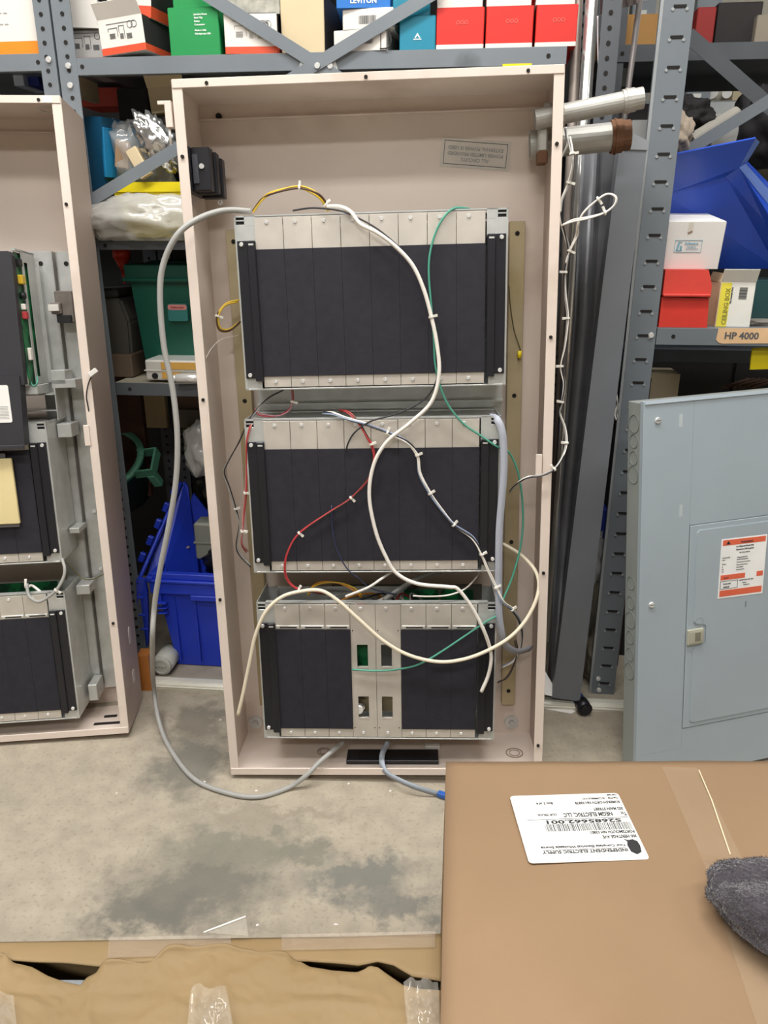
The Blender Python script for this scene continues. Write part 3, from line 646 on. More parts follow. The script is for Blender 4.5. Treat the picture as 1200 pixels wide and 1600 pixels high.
# tape label on the shelf edge
p = S.at(1118, 536, -.003); q = S.at(1260, 512, -.003)
t = thing('shelf_label', 'peach masking-tape label lettered in pencil on the right-hand shelf edge', 'label', S.sub((p.x, -.0025, p.z)))
b = NB(); wd = q.x-p.x; prism(b, [(.0, .007), (.006, .001), (.014, -.001), (wd, .002), (wd, .034), (.002, .031)], 'xz', -.0006, 0); obj('tape', b, mat('peach_tape', '#DFB98E', .6), t)
text(t, 'lettering', [('HP 4000', .016, .009, .020, 'LEFT')], Matrix.Translation((0, -.0008, 0)) @ FRONT, INK)

# ------------------------------------------------------------------ cartons
def carton(name, label, fr0, u, d, z, w, h, dep, body, bands=(), yaw=0, tilt=0, roll=0, group=None, side=None, flap=None, cat='box', open_top=False, lines=None, lm=None):
    """front face at y 0, x -w/2..w/2. bands: (z0, z1, material) as fractions, printed round the box"""
    fr = fr0.sub((u, d, z), yaw=yaw, tilt=tilt, roll=roll)
    t = thing(name, label, cat, fr, group)
    mats = [body, side or body]; cuts = [(0.0, 1.0, 0)]
    if bands:
        cuts = []; zz = 0
        for a, c, m in sorted(bands, key=lambda q: q[0]):
            if a > zz: cuts.append((zz, a, 0))
            mats.append(m); cuts.append((a, c, len(mats)-1)); zz = c
        if zz < 1: cuts.append((zz, 1.0, 0))
    b = NB(); zs = [cuts[0][0]*h] + [c[1]*h for c in cuts]
    rings = []
    for zz in zs:
        r = .0015
        rings.append([b.verts.new(v) for v in ((-w/2, r, zz), (-w/2+r, 0, zz), (w/2-r, 0, zz), (w/2, r, zz), (w/2, dep, zz), (-w/2, dep, zz))])
    for k, (A, B) in enumerate(zip(rings, rings[1:])):
        mi = cuts[k][2]
        for i in range(6):
            f = b.faces.new((A[i], A[(i+1) % 6], B[(i+1) % 6], B[i]))
            f.material_index = mi if (i in (0, 1, 2) or mi or side is None) else 1
    b.faces.new(rings[0][::-1])
    if not open_top:
        f = b.faces.new(rings[-1]); f.material_index = 1 if side else 0
    obj('box_body', b, mats, t)
    if not open_top:
        b = NB(); bx(b, (-w/2+.001, .001, h), (w/2-.001, dep*.5-.0015, h+.0015), .0005); bx(b, (-w/2+.001, dep*.5+.0015, h), (w/2-.001, dep-.001, h+.0015), .0005)
        obj('top_flap', b, flap or side or body, t)
    else:
        b = NB(); bx(b, (-w/2, 0, 0), (w/2, .0015, .03), .0003, M=Matrix.Translation((0, 0, h)) @ Matrix.Rotation(R(28), 4, 'X'))
        obj('top_flap', b, flap or body, t)
    if lines: text(t, 'printing', lines, Matrix.Translation((0, -.0006, 0)) @ FRONT, lm or INK)
    return t, fr
def cpx(name, label, fr, x0, y0, x1, y1, d, dep, body, **k):
    """carton whose front face covers the pixel box x0..x1, y0..y1 at depth d of frame fr, standing at its bottom edge"""
    a = fr.at(x0, y1, d); c = fr.at(x1, y0, d); e = fr.at(x1, y1, d)
    z = k.pop('z', a.z); h = k.pop('h', c.z - a.z)
    return carton(name, label, fr, (a.x+e.x)/2, d, z, e.x-a.x, h, dep, body, **k)
def art(t, w, h, m=INKL):
    """thin outline drawing printed on a box front"""
    b = NB()
    def ln(x0, z0, x1, z1): bx(b, (min(x0, x1)*w-.0004, -.0008, min(z0, z1)*h-.0004), (max(x0, x1)*w+.0004, -.0002, max(z0, z1)*h+.0004))
    ln(-.4, .82, .42, .82); ln(-.36, .7, -.1, .7); ln(-.1, .7, -.1, .45); ln(-.05, .74, .1, .74); ln(.1, .74, .1, .4); ln(-.05, .74, -.05, .55); ln(-.36, .7, -.36, .62)
    for i in range(5): ln(-.03, .52-.03*i, .06, .52-.03*i); ln(-.33, .55-.03*i, -.18, .55-.03*i); ln(.16, .5-.03*i, .3, .5-.03*i)
    ring(b, (.28*w, -.0008, .74*h), (.28*w, -.0002, .74*h), .0065, .0056, 16); ring(b, (.40*w, -.0008, .74*h), (.40*w, -.0002, .74*h), .0065, .0056, 16)
    return obj('printed_drawing', b, m, t)
def barcode(t, x, z, w, h, m=INK, y=-.0008, M=None, seed=1):
    rr = random.Random(seed); b = NB(); q = x
    while q < x+w:
        k = rr.choice((.0006, .0009, .0014)); bx(b, (q, y, z), (min(q+k, x+w), y+.0006, z+h), M=M); q += k + rr.choice((.0006, .0010, .0014))
    return obj('barcode', b, m, t)
DEP = .30
Z0 = TOPZ + .0005
t, f = cpx('carton', 'white carton with an orange base band on the top shelf at the far left', S, -60, -12, 62, 78, .012, DEP, WBOX, z=1.456, h=.125, bands=[(0, .2, ORANGE)],
           lines=[('carton', 0, 0, .0001, 'LEFT')] if 0 else None)
b = NB(); [bx(b, (-.03+.012*(i % 5), -.0006, .055+.02*(i//5)), (-.022+.012*(i % 5), -.0002, .057+.02*(i//5))) for i in range(10)]; obj('printed_marks', b, INKL, t)
t, f = cpx('carton', 'white carton with dark red base wedged beside the left upright on the top shelf', S, 97, 34, 178, 85, .06, .2, mat('greyed_box', '#BDBAB6', .6), z=Z0, h=.062, bands=[(0, .2, mat('dull_red', '#B02A24', .6))]); art(t, .09, .07, INK)
cpx('carton', 'plain white carton lying on the dull red-based one at the left upright', S, 93, -6, 152, 22, .05, .2, WBOX, z=Z0+.066, h=.05, roll=R(3))
t, f = cpx('carton', 'white carton with line drawings and orange-red base, sagging forward on the top shelf', S, 157, 24, 232, 86, .0, .2, WBOX, z=Z0+.007, h=.064, bands=[(0, .2, ORED)], side=BLACKC, yaw=R(-9), roll=R(-4), open_top=True); art(t, .08, .066, INK)
cpx('carton', 'white and orange-red carton tipped on top of the sagging one with line drawings', S, 163, -20, 238, 18, .03, .2, WBOX, z=Z0+.078, h=.06, bands=[(0, .35, ORED)], side=BLACKC, yaw=R(-10), roll=R(6))
t, f = cpx('carton', 'bright green carton with small white print at the front of the top shelf', S, 267, 10, 345, 87, .0, .2, GREENB, z=Z0, h=.083, open_top=False,
           lines=[('Junction Boxes', .002, .070, .0045, 'LEFT'), ('Steel City', .002, .064, .0045, 'LEFT'), ('Boites', .002, .058, .0045, 'LEFT'), ('Connectors', .002, .052, .0045, 'LEFT'), ('Made in USA', .002, .042, .0045, 'LEFT'), ('Fabrique aux USA', .002, .036, .0045, 'LEFT')], lm=mat('white_print', '#E8F2EA', .6))
cpx('carton', 'green carton stacked on the bright green one with small print', S, 270, -60, 344, 5, .02, .2, GREENB, z=Z0+.086, h=.07)
t, f = cpx('carton', 'white carton with orange-red base beside the green carton', S, 353, 20, 434, 85, .0, .2, WBOX, z=Z0, h=.07, bands=[(0, .18, ORED)], side=BLACKC, yaw=R(3)); art(t, .09, .07, INKL)
text(t, 'printing', [('302', .017, .045, .014, 'LEFT')], Matrix.Translation((0, -.0006, 0)) @ FRONT, INK)
cpx('carton', 'grey printed carton lying on the white one beside the green carton', S, 355, -30, 438, 14, .02, .2, mat('printed_grey_box', '#A9A79B', .6, var=.3, scale=60), z=Z0+.073, h=.05)
cpx('carton', 'tall plain buff carton where the shelf braces cross', S, 440, -14, 508, 85, .012, .2, CREAM, z=Z0, h=.105, side=BLACKC, yaw=R(-4))
t, f = cpx('carton', 'low grey-white carton with an open end under the barcoded carton', S, 521, 50, 604, 83, .0, .18, WBOX, z=Z0, h=.036, yaw=R(-6)); barcode(t, .005, .012, .022, .010)
b = NB(); tube(b, [(.041, .0, .002), (.058, .0, .004), (.064, .0, .016), (.060, .0, .03)], .0012, 6, 5); bx(b, (.042, -.001, .002), (.0435, .06, .034)); obj('open_flap', b, BLACKC, t)
t, f = cpx('carton', 'grey-white carton with a printed barcode stacked above the open-ended one', S, 535, 15, 615, 47, .0, .18, WBOX, z=Z0+.038, h=.034, yaw=R(-4)); barcode(t, -.018, .009, .034, .014)
t, f = cpx('carton', 'blue carton with white lettering on top of the barcoded carton', S, 526, -28, 610, 13, .0, .18, BLUEB, z=Z0+.074, h=.04, yaw=R(4), lines=[('LEVITON', 0, .008, .013, 'CENTER')], lm=mat('white_print', '#E8F2EA', .6))
t, f = cpx('carton', 'teal carton with a small white emblem standing beside the red cartons', S, 624, 30, 680, 80, .0, .18, TEALB, z=Z0, h=.057)
b = NB(); prism(b, [(-.006, .020), (0, .029), (.006, .020), (.003, .020), (0, .0245), (-.003, .020)], 'xz', -.0006, -.0002); bx(b, (-.008, -.0006, .017), (.008, -.0002, .0185)); obj('printed_emblem', b, mat('white_print', '#E8F2EA', .6), t)
cpx('carton', 'teal carton on top of the one with the white emblem', S, 614, -30, 672, 27, .004, .18, TEALB, z=Z0+.059, h=.05, yaw=R(3))
RL = ['red carton with white base band beside the teal carton', 'red carton with white base band, middle of the three in the row', 'red carton with white base band next to the steel pipes']
RU = ['white-banded carton stacked on the red one beside the teal carton', 'white-banded carton stacked on the middle red carton', 'white-banded carton stacked on the red one next to the pipes']
for i, (a, c) in enumerate(((681, 755), (758, 831), (835, 899))):
    t, f = cpx('carton', RL[i], S, a, 14, c, 79, .002, .2, REDB, z=Z0, h=.069, bands=[(0, .11, WBOX)], group='red cartons on the top shelf', yaw=R((0, .8, -1)[i]))
    b = NB()
    for k in range(3): ring(b, (-.004+.008*k, -.0006, .045), (-.004+.008*k, -.0002, .045), .0035, .0028, 12)
    obj('printed_emblem', b, mat('pale_red_print', '#DE7C70', .6), t)
    cpx('carton', RU[i], S, a+2, -50, c-1, 12, .004, .2, WBOX, z=Z0+.071, h=.06, bands=[(.25, 1, REDB)], group='red and white cartons stacked above')
cpx('carton', 'small white and blue box in the dark gap under the far left top shelf', S, 22, 112, 38, 134, .2, .1, mat('white_blue_box', '#C7D3E2', .5), h=.05)
cpx('carton', 'small deep blue box in the dark gap under the far left top shelf', S, 42, 106, 62, 134, .22, .1, mat('deep_blue_block', '#1D2F86', .5), h=.06)
cpx('carton', 'small cream box squeezed against the upright under the left top shelf', S, 112, 118, 124, 150, .1, .1, CREAM, h=.04)
# small stuff just under the top shelf line
cpx('carton', 'red flat carton on the middle shelf behind the blue fabric bin', S, 124, 110, 184, 131, .30, .1, mat('salmon_red', '#D8503F', .5), z=1.40, h=.04)
p = S.at(785, 107, -.003); q = S.at(831, 99, -.003); b = NB(); bx(b, (p.x, -.0035, p.z-.004), (q.x, -.0025, q.z)); single('yellow_tape', 'yellow tape strip on the shelf beam just above the tall cabinet', 'tape', b, YELLOW, S)

# ------------------------------------------------------------------ middle compartment, between the cabinets
def hollow(b, w0, w1, d0, d1, h, th=.003, mi=0, lipw=0, liph=0, taper_bottom=True):
    """open bin: bottom w0 x d0, rim w1 x d1, centred on x, front at y=-d/2"""
    def rect(w, d, z): return [b.verts.new(v) for v in ((-w/2, -d/2, z), (w/2, -d/2, z), (w/2, d/2, z), (-w/2, d/2, z))]
    rings = [rect(w0, d0, 0), rect(w1, d1, h-liph)]
    if lipw: rings += [rect(w1+2*lipw, d1+2*lipw, h-liph), rect(w1+2*lipw, d1+2*lipw, h)]
    else: rings += [rect(w1, d1, h)] if liph else []
    rings += [rect(w1-2*th, d1-2*th, h), rect(w0-2*th, d0-2*th, th)]
    for A, B in zip(rings, rings[1:]):
        for i in range(4): f = b.faces.new((A[i], A[(i+1)%4], B[(i+1)%4], B[i])); f.material_index = mi
    b.faces.new(rings[0][::-1]); f = b.faces.new(rings[-1])
def bag(name, label, fr, loc, rad, m, seed, amp=.3, freq=2.2, crease=.35, cat='plastic bag', sub=4, yaw=0, roll=0, extra=None):
    b = NB(); lumpy(b, (0, 0, rad[2]*.9), rad, amp, freq, seed, sub, crease=crease, flat_z=0)
    o = single(name, label, cat, b, m, fr.sub(loc, yaw=yaw, roll=roll), smooth=True)
    return o
def sp(px, py, d): return S.at(px, py, d)
# teal fabric bin, tipped
c = sp(165, 250, .12); t = thing('fabric_bin', 'dark teal blue bin tilted on the shelf right of the left cabinet', 'bin', S.sub((c.x, .14, 1.195), yaw=R(-18), roll=R(4)))
b = NB(); hollow(b, .105, .12, .16, .18, .15, .003); obj('bin_body', b, mat('deep_teal_plastic', '#0B4A6B', .5, var=.1), t)
b = NB(); bx(b, (.055, -.086, .03), (.0615, .08, .13), .001); obj('side_panel', b, mat('bright_teal', '#1377A6', .5), t)
cpx('carton', 'black flat box carrying the teal blue bin', S, 136, 252, 196, 274, .06, .2, BLACKC, z=1.157, h=.03, roll=R(7), yaw=R(-8))
cpx('carton', 'greyish white carton at the bottom beside the left cabinet on the middle shelf', S, 132, 276, 178, 320, .07, .2, mat('sage_white', '#B6B8A8', .7), z=1.088, h=.065)
cpx('carton', 'small brown cardboard scrap box leaning behind the brace', S, 180, 224, 200, 262, .05, .03, CARD, h=.055, yaw=R(15), roll=R(8))
cpx('carton', 'opened buff carton hanging over the edge behind the cabinet hinge', S, 234, 116, 292, 150, .12, .2, CREAM, z=1.36, h=.05, roll=R(-5), open_top=True)
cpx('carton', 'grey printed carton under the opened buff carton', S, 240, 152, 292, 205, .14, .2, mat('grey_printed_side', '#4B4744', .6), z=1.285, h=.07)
cpx('carton', 'black tall box standing in the dark behind the wire hinge', S, 188, 110, 236, 200, .2, .15, BLACKC, z=1.22, h=.2)
bag('plastic_bag', 'clear crumpled plastic bag with shiny folds hanging behind the sloping brace', S, (sp(225, 230, .03).x, .10, 1.19), (.06, .05, .085), FILM, 3, roll=R(-25))
b = NB(); lumpy(b, (0, 0, 0), (.030, .02, .055), .35, 2.5, 8, 4, crease=.6); single('foil_packet', 'silver foil packet glinting inside the clear plastic bag', 'packet', b, FOIL, S.sub((sp(246, 225, .04).x, .035, sp(246, 222, .04).z), roll=R(-35)), smooth=False)
cpx('carton', 'beige card strip poking out of the clear bag', S, 218, 228, 236, 275, .02, .02, CREAM, h=.06, roll=R(-28), cat='card')
# yellow bin
t = thing('yellow_bin', 'yellow plastic parts bin behind the milky plastic bag', 'bin', S.sub((-.50, .11, 1.095)))
b = NB(); hollow(b, .20, .215, .14, .15, .115, .003, lipw=.003, liph=.02); obj('bin_body', b, YELLOW, t)
bag('plastic_bag', 'milky plastic bag slumped on the middle shelf edge below the yellow bin', S, (-.525, .0, 1.088), (.135, .05, .05), FILM2, 5, amp=.2, crease=.35, freq=2.0)
bag('plastic_bag', 'small cloudy plastic bag slumped against the side of the left cabinet', S, (-.625, .02, 1.088), (.035, .04, .04), FILM2, 9, amp=.3, crease=.4)
b = NB(); bx(b, (0, 0, 0), (.008, .001, .006)); b.free()

# ------------------------------------------------------------------ lower left compartment
t = thing('funnel', 'small red plastic funnel hanging in the dark under the middle shelf', 'funnel', S.sub((sp(190, 400, .12).x, .12, 1.01)))
b = NB(); cyl(b, (0, 0, .058), (0, 0, .04), .021, 20); cyl(b, (0, 0, .04), (0, 0, .012), .020, 20, r2=.006); cyl(b, (0, 0, .012), (0, 0, -.02), .006, 12, r2=.003); obj('cone', b, mat('funnel_red', '#D03A26', .4), t)
t = thing('grey_case', 'worn dark grey plastic case standing left of the green tote', 'case', S.sub((sp(170, 520, .06).x-.01, .14, .80), roll=R(-2)))
b = NB(); prism(b, [(-.06, .0), (.045, .02), (.05, .10), (.035, .155), (-.06, .16)], 'xz', -.04, .10); bmesh.ops.bevel(b, geom=b.edges[:], offset=.006, segments=2, affect='EDGES'); obj('case_body', b, mat('dusty_grey_plastic', '#57544E', .7, var=.12), t)
b = NB(); bx(b, (-.06, -.042, .158), (.03, .09, .178), .005); obj('lid', b, mat('dusty_dark_lid', '#3B3936', .7), t)
cpx('carton', 'brown wooden block in the shadow under the dark grey case', S, 168, 520, 205, 560, .06, .1, mat('dark_brown_block', '#5B4B3C', .8), z=.775, h=.05)
# green tote on the lower deck
t = thing('storage_tote', 'dark green plastic tote with a ribbed lid and small pink and teal label', 'tote', S.sub((-.475, .20, .775)))
b = NB(); hollow(b, .24, .27, .22, .25, .235, .004); obj('tote_body', b, GREENP, t)
b = NB(); bx(b, (-.145, -.135, .225), (.145, .135, .262), .006, seg=2); bx(b, (-.15, -.14, .222), (.15, .14, .232), .003); bx(b, (-.10, -.10, .26), (.10, .10, .268), .003); obj('lid', b, GREENP, t)
p = Frame(t.matrix_basis).at(283, 490, -.116)
b = NB(); prism(b, rrect(p.x-.026, p.z-.016, p.x+.022, p.z+.024, .006), 'xz', -.1325, -.1165); prism(b, rrect(p.x-.025, p.z+.010, p.x+.021, p.z+.022, .005), 'xz', -.1332, -.1325, mi=1)
lb = obj('maker_label', b, [mat('teal_label', '#2E7C78', .5), mat('pink_label', '#D98C88', .5)], t, label='teal label with a pink name bar')
text(lb, 'lettering', [('Rubbermaid', p.x-.002, p.z+.0135, .0062, 'CENTER')], Matrix.Translation((0, -.1335, 0)) @ FRONT, mat('label_maroon', '#8A3238', .6))
# silver case
t = thing('metal_form_case', 'silver metal box with amber sides lying on the lower shelf beside the green tote', 'metal case', S.sub((-.47, -.02+.03, .7735)))
b = NB(); bx(b, (-.095, -.005, .004), (.09, .08, .052), .004, seg=2); bx(b, (-.097, -.007, .026), (.092, .08, .0285)); obj('case_body', b, ZINC, t)
b = NB(); bx(b, (-.055, -.0075, .031), (.09, -.004, .047)); bx(b, (-.055, -.0075, .009), (-.01, -.004, .024)); obj('amber_panel', b, mat('amber_panel', '#C79A4A', .45), t, label='amber strip panels')
b = NB(); cyl(b, (-.072, -.009, .015), (-.072, -.004, .015), .007, 14); obj('dark_plug', b, BLACKD, t)
b = NB(); cyl(b, (-.012, -.028, .014), (.06, -.020, .014), .011, 16); cyl(b, (-.02, -.029, .014), (-.012, -.028, .014), .008, 14); obj('chrome_cylinder', b, CHROME, t)
# under the lower deck
cpx('wood_board', 'dark brown wooden board standing under the lower shelf beside the left cabinet', S, 180, 615, 233, 745, .2, .02, mat('dark_wood', '#4A2C20', .6, var=.2, scale=4, stretch=(8, 8, 1)), cat='board', z=.42, h=.33)
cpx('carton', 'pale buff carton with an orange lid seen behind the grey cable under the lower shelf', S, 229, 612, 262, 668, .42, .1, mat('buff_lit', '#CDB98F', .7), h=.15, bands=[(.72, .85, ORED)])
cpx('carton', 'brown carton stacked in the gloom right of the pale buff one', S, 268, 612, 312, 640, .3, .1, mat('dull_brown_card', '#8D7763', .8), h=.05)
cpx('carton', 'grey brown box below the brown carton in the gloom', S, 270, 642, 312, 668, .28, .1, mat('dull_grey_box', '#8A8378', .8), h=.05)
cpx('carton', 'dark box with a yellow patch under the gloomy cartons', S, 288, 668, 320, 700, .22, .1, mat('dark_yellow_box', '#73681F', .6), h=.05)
bag('plastic_bag', 'shiny clear bubble bag above the open blue tote', S, (sp(318, 740, .08).x, .10, sp(318, 745, .08).z), (.05, .04, .07), FILM2, 12, amp=.25)
bag('black_bag', 'black plastic sack drooping behind the blue tote lid', S, (-.49, .42, .30), (.10, .09, .14), mat('black_bag_plastic', '#151518', .3), 14, cat='bag')
# sage green round tub with a handle
t = thing('round_tub', 'sage green round tub with a side handle poking out beside the left cabinet', 'tub', S.sub((-.795, .18, .475), roll=R(-8), tilt=R(38)))
b = NB(); P = [Vector((.145*math.cos(a), .11*math.sin(a), .07)) for a in [2*math.pi*i/36 for i in range(37)]]; sweep(b, P, [(-.008, -.006), (.008, -.006), (.008, .006), (-.008, .006)], up=Vector((0, 0, 1)), caps=False)
obj('rim', b, GREENL, t, smooth=True)
b = NB(); n = 32
rr = [[b.verts.new((rx*math.cos(2*math.pi*i/n), ry*math.sin(2*math.pi*i/n), z)) for i in range(n)] for rx, ry, z in ((.143, .108, .07), (.11, .08, -.08), (.105, .075, -.078), (.138, .104, .068))]
for A, B in zip(rr, rr[1:]):
    for i in range(n): b.faces.new((A[i], A[(i+1)%n], B[(i+1)%n], B[i]))
b.faces.new(rr[2]); obj('tub_body', b, mat('dark_green_inner', '#1E3A30', .5), t, smooth=True)
b = NB(); bx(b, (.13, -.05, .045), (.185, -.045, .075), .001); bx(b, (.13, .02, .045), (.185, .025, .075), .001); bx(b, (.18, -.05, .045), (.186, .025, .075), .001); bx(b, (.16, -.052, .0), (.184, -.03, .05), .003); obj('handle', b, GREENL, t)
# black crate behind
t = thing('black_crate', 'large black plastic crate in the shadow under the lower shelf', 'crate', S.sub((-.49, .42, .0)))
b = NB(); hollow(b, .22, .26, .18, .22, .33, .004, lipw=.008, liph=.03); obj('crate_body', b, mat('crate_black', '#0F1013', .5), t)
# blue attached-lid tote
t = thing('blue_tote', 'bright blue plastic tote with hinged lid open, on the floor between the cabinets', 'tote', S.sub((0, 0, 0)))
T = S
def Q(x, y, d): return S.at(x, y, d)
FL = .003
zr = Q(300, 902, .0).z; zb = FL
x0b = Q(275, 1054, .0).x; x0t = Q(240, 910, .0).x
b = NB()
def rect4(xl, xr, d0, d1, z): return [b.verts.new(v) for v in ((xl, d0, z), (xr, d0, z), (xr, d1, z), (xl, d1, z))]
rg = [rect4(x0b, -.20, .02, .26, zb), rect4(x0t+.006, -.15, -.002, .285, zr-.012), rect4(x0t+.010, -.154, .002, .281, zr-.012), rect4(x0b+.004, -.204, .024, .256, zb+.004)]
for A, B in zip(rg, rg[1:]):
    for i in range(4): b.faces.new((A[i], A[(i+1)%4], B[(i+1)%4], B[i]))
b.faces.new(rg[0][::-1]); b.faces.new(rg[3])
bx(b, (x0t-.006, -.014, zr-.045), (-.14, -.001, zr-.008), .002); bx(b, (x0t-.012, -.020, zr-.012), (-.14, -.001, zr-.004), .002); bx(b, (x0t-.006, -.012, zr-.004), (-.14, .006, zr+.012), .002)
bx(b, (x0t-.012, -.02, zr-.012), (x0t+.006, .29, zr+.004), .002); bx(b, (x0t, .275, zr-.03), (-.14, .29, zr+.012), .002)
bx(b, (x0t+.10, -.016, zr-.060), (-.14, -.002, zr-.045), .002); bx(b, (x0t+.006, -.011, zr-.075), (x0t+.02, .0, zr-.045), .002)
for k in range(3): bx(b, (x0t+.010, -.020, zr-.070-.014*k), (x0t+.034, -.004, zr-.072-.014*k), .0015)
for k in range(4): xx = x0t+.05+.055*k; prism(b, [(xx, zb+.02), (xx+.003, zb+.02), (xx+.003, zr-.06), (xx, zr-.06)], 'xz', .0, .008)
obj('tote_body', b, BLUEP, t)
# far lid leaf standing up, with a toothed sloping edge; second piece dropped at the left
def leaf(pts, th=.005):
    P_ = [Q(*p) for p in pts]; vs = [b.verts.new(p) for p in P_]; ws = [b.verts.new(p + Vector((0, th, 0))) for p in P_]; k = len(vs)
    b.faces.new(vs); b.faces.new(ws[::-1])
    for i in range(k): b.faces.new((vs[i], ws[i], ws[(i+1) % k], vs[(i+1) % k]))
b = NB()
leaf([(213, 905, .02), (228, 905, .04), (240, 862, .08), (256, 826, .12), (270, 790, .16), (283, 757, .20), (288, 752, .20), (294, 762, .20), (297, 790, .19), (305, 850, .17), (312, 905, .15), (250, 912, .04)])
leaf([(294, 795, .205), (302, 771, .205), (325, 800, .205), (325, 905, .19), (300, 905, .19)])
for k in range(5):
    p = Q(222+12.5*k, 872-26*k, .03+.033*k); bx(b, (-.008, -.006, -.010), (.006, .006, .016), .0015, M=Matrix.Translation(p) @ Matrix.Rotation(R(24), 4, 'Y'))
n0 = [Q(215, 912, -.005), Q(283, 754, .19)]; 
tube(b, [n0[0], (n0[0]+n0[1])/2, n0[1]], .006, 6, 4)
obj('open_lid', b, BLUEP, t)
b = NB(); leaf([(213, 905, -.01), (226, 905, .0), (230, 925, .0), (232, 1000, .02), (229, 1012, .02), (222, 1000, .02), (214, 960, .0)], .010)
for y in (935, 962, 984): p = Q(214+(y-935)*.12, y, -.012); bx(b, (0, -.002, 0), (.018, .004, .004), .001, M=Matrix.Translation(p))
obj('dropped_lid', b, BLUEP, t)
b = NB(); bx(b, (-.028, -.02, .23), (.04, .04, .335), .005); bx(b, (-.030, -.022, .278), (.042, .042, .282)); single('grey_device', 'grey plastic housing standing inside the open blue tote', 'housing', b, mat('device_grey', '#8A8B80', .5), T.sub((Q(324, 850, .12).x, .12, Q(318, 868, .12).z-.235)))
bag('black_bag', 'black glossy bag stuffed in the open blue tote', T, (-.40, .09, zr-.03), (.085, .05, .05), mat('black_bag_plastic', '#151518', .3), 21, cat='bag', amp=.15)
bag('crumpled_paper', 'crumpled pinkish paper tucked in the corner of the open blue tote', T, (Q(272, 885, .15).x, .16, zr-.02), (.035, .035, .045), mat('pink_paper', '#D9BDB2', .7), 25, amp=.4, cat='paper', crease=.5)
# bottle, wooden leg, floor raceway
t = thing('white_bottle', 'white round plastic bottle lying end-on beside the blue tote', 'bottle', W0.sub(tuple(W0.flat(254, 1056, .0)), yaw=R(-6)))
b = NB(); cyl(b, (0, 0, .030), (0, .075, .030), .028, 28); cyl(b, (0, -.004, .030), (0, 0, .030), .024, 28, r2=.028); ring(b, (0, -.006, .03), (0, -.003, .03), .021, .018, 24); obj('bottle_body', b, mat('bottle_white', '#C9C9BE', .5), t)
b = NB(); [bx(b, (-.014+.008*i, -.0066, .028), (-.010+.008*i, -.0035, .031)) for i in range(4)]; obj('embossed_marks', b, INKL, t)
cpx('wood_block', 'orange-brown rounded wooden piece standing behind the left cabinet foot', W0, 216, 1000, 234, 1056, 1.70, .04, mat('orange_wood', '#B97536', .5, var=.15), cat='wood', z=.0, h=.10)
a0 = W0.flat(160, 1072, 0); a1 = W0.flat(1010, 1116, 0); v = (a1-a0); yw = math.atan2(v.y, v.x)
t = thing('cable_raceway', 'long ivory plastic raceway lying on the floor along the shelving', 'raceway', W0.sub(tuple(a0), yaw=yw))
b = NB(); Ln = v.length; prism(b, [(0, 0), (.034, 0), (.034, .016), (.028, .018), (.006, .018), (0, .014)], 'yz', 0, Ln); obj('channel', b, mat('ivory_pvc', '#DDDACB', .4), t)
b = NB(); bx(b, (0, -.003, .008), (Ln, .0, .0095)); bx(b, (0, .010, .0178), (Ln, .0115, .0192)); obj('cover_lip', b, mat('ivory_pvc2', '#E8E6DA', .35), t)

# ------------------------------------------------------------------ pipes and panels leaning right of the tall cabinet
def pipe(name, label, a, d0, b_, d1, r, m, cat='pipe', ext=0):
    A = S.w(S.at(*a, d0)); B = S.w(S.at(*b_, d1)) if b_[1] < 1080 else W0.flat(b_[0], b_[1], .004)
    if B.z < .0: B = A + (B-A)*((A.z-.004)/(A.z-B.z))
    if ext: A = A + (A-B).normalized()*ext
    b = NB(); org = B.copy(); A2 = A-org; ring(b, (0, 0, 0), A2, r, r*.86, 24)
    for f in b.faces: f.smooth = True
    return single(name, label, cat, b, m, Frame(Matrix.Translation(org)))
EMT = mat('bright_emt', '#D5D5D2', .22, .85, var=.05, scale=6)
pipe('steel_conduit', 'bright thin steel conduit standing against the shelf between the cabinet and galvanised duct', (925, 0), .02, (858, 1000), .0, .0125, EMT, ext=.5)
pipe('steel_conduit', 'dull brown steel conduit behind the bright one beside the red cartons', (903, 0), .045, (858, 1000), .03, .010, mat('brown_pipe', '#8A8078', .5, .4, var=.15), ext=.5)
pipe('steel_conduit', 'thin dark steel conduit slanting behind the fat conduit stub', (1000, 0), .12, (952, 360), .12, .006, mat('dull_pipe', '#8B8583', .5, .4))
# galvanised duct pieces
DUCT = mat('dusty_galvanised_duct', '#85868A', .4, .3, var=.25, scale=6, dirt='#5B524A', dscale=4, dlo=.5, dhi=.75)
t = thing('metal_duct', 'tall dusty galvanised metal duct leaning beside the tall cabinet', 'duct', S)
b = NB(); zt = sp(940, 228, .03).z
def duct_col(px0, px1, py): a = sp(px0, py, -.045); c = sp(px1, py, -.045); return a.x, c.x, a.z
rows = []
for py, x0, x1 in ((228, 913, 985), (500, 901, 965), (800, 876, 925), (1078, 858, 885)):
    u0, u1, z = duct_col(x0, x1, py); row = []
    for k, (fr_, dd) in enumerate(((0, .06), (.03, .03), (.12, .018), (.22, .014), (.30, .026), (.36, .03), (.42, .022), (1, .024), (1.02, .07))): row.append(b.verts.new((u0+(u1-u0)*fr_, dd-.065, max(z, .002))))
    rows.append(row)
for A, B in zip(rows, rows[1:]):
    for i in range(len(A)-1): f = b.faces.new((A[i], A[i+1], B[i+1], B[i])); f.smooth = i < 4
bmesh.ops.solidify(b, geom=b.faces[:], thickness=.002); obj('duct_wall', b, DUCT, t)
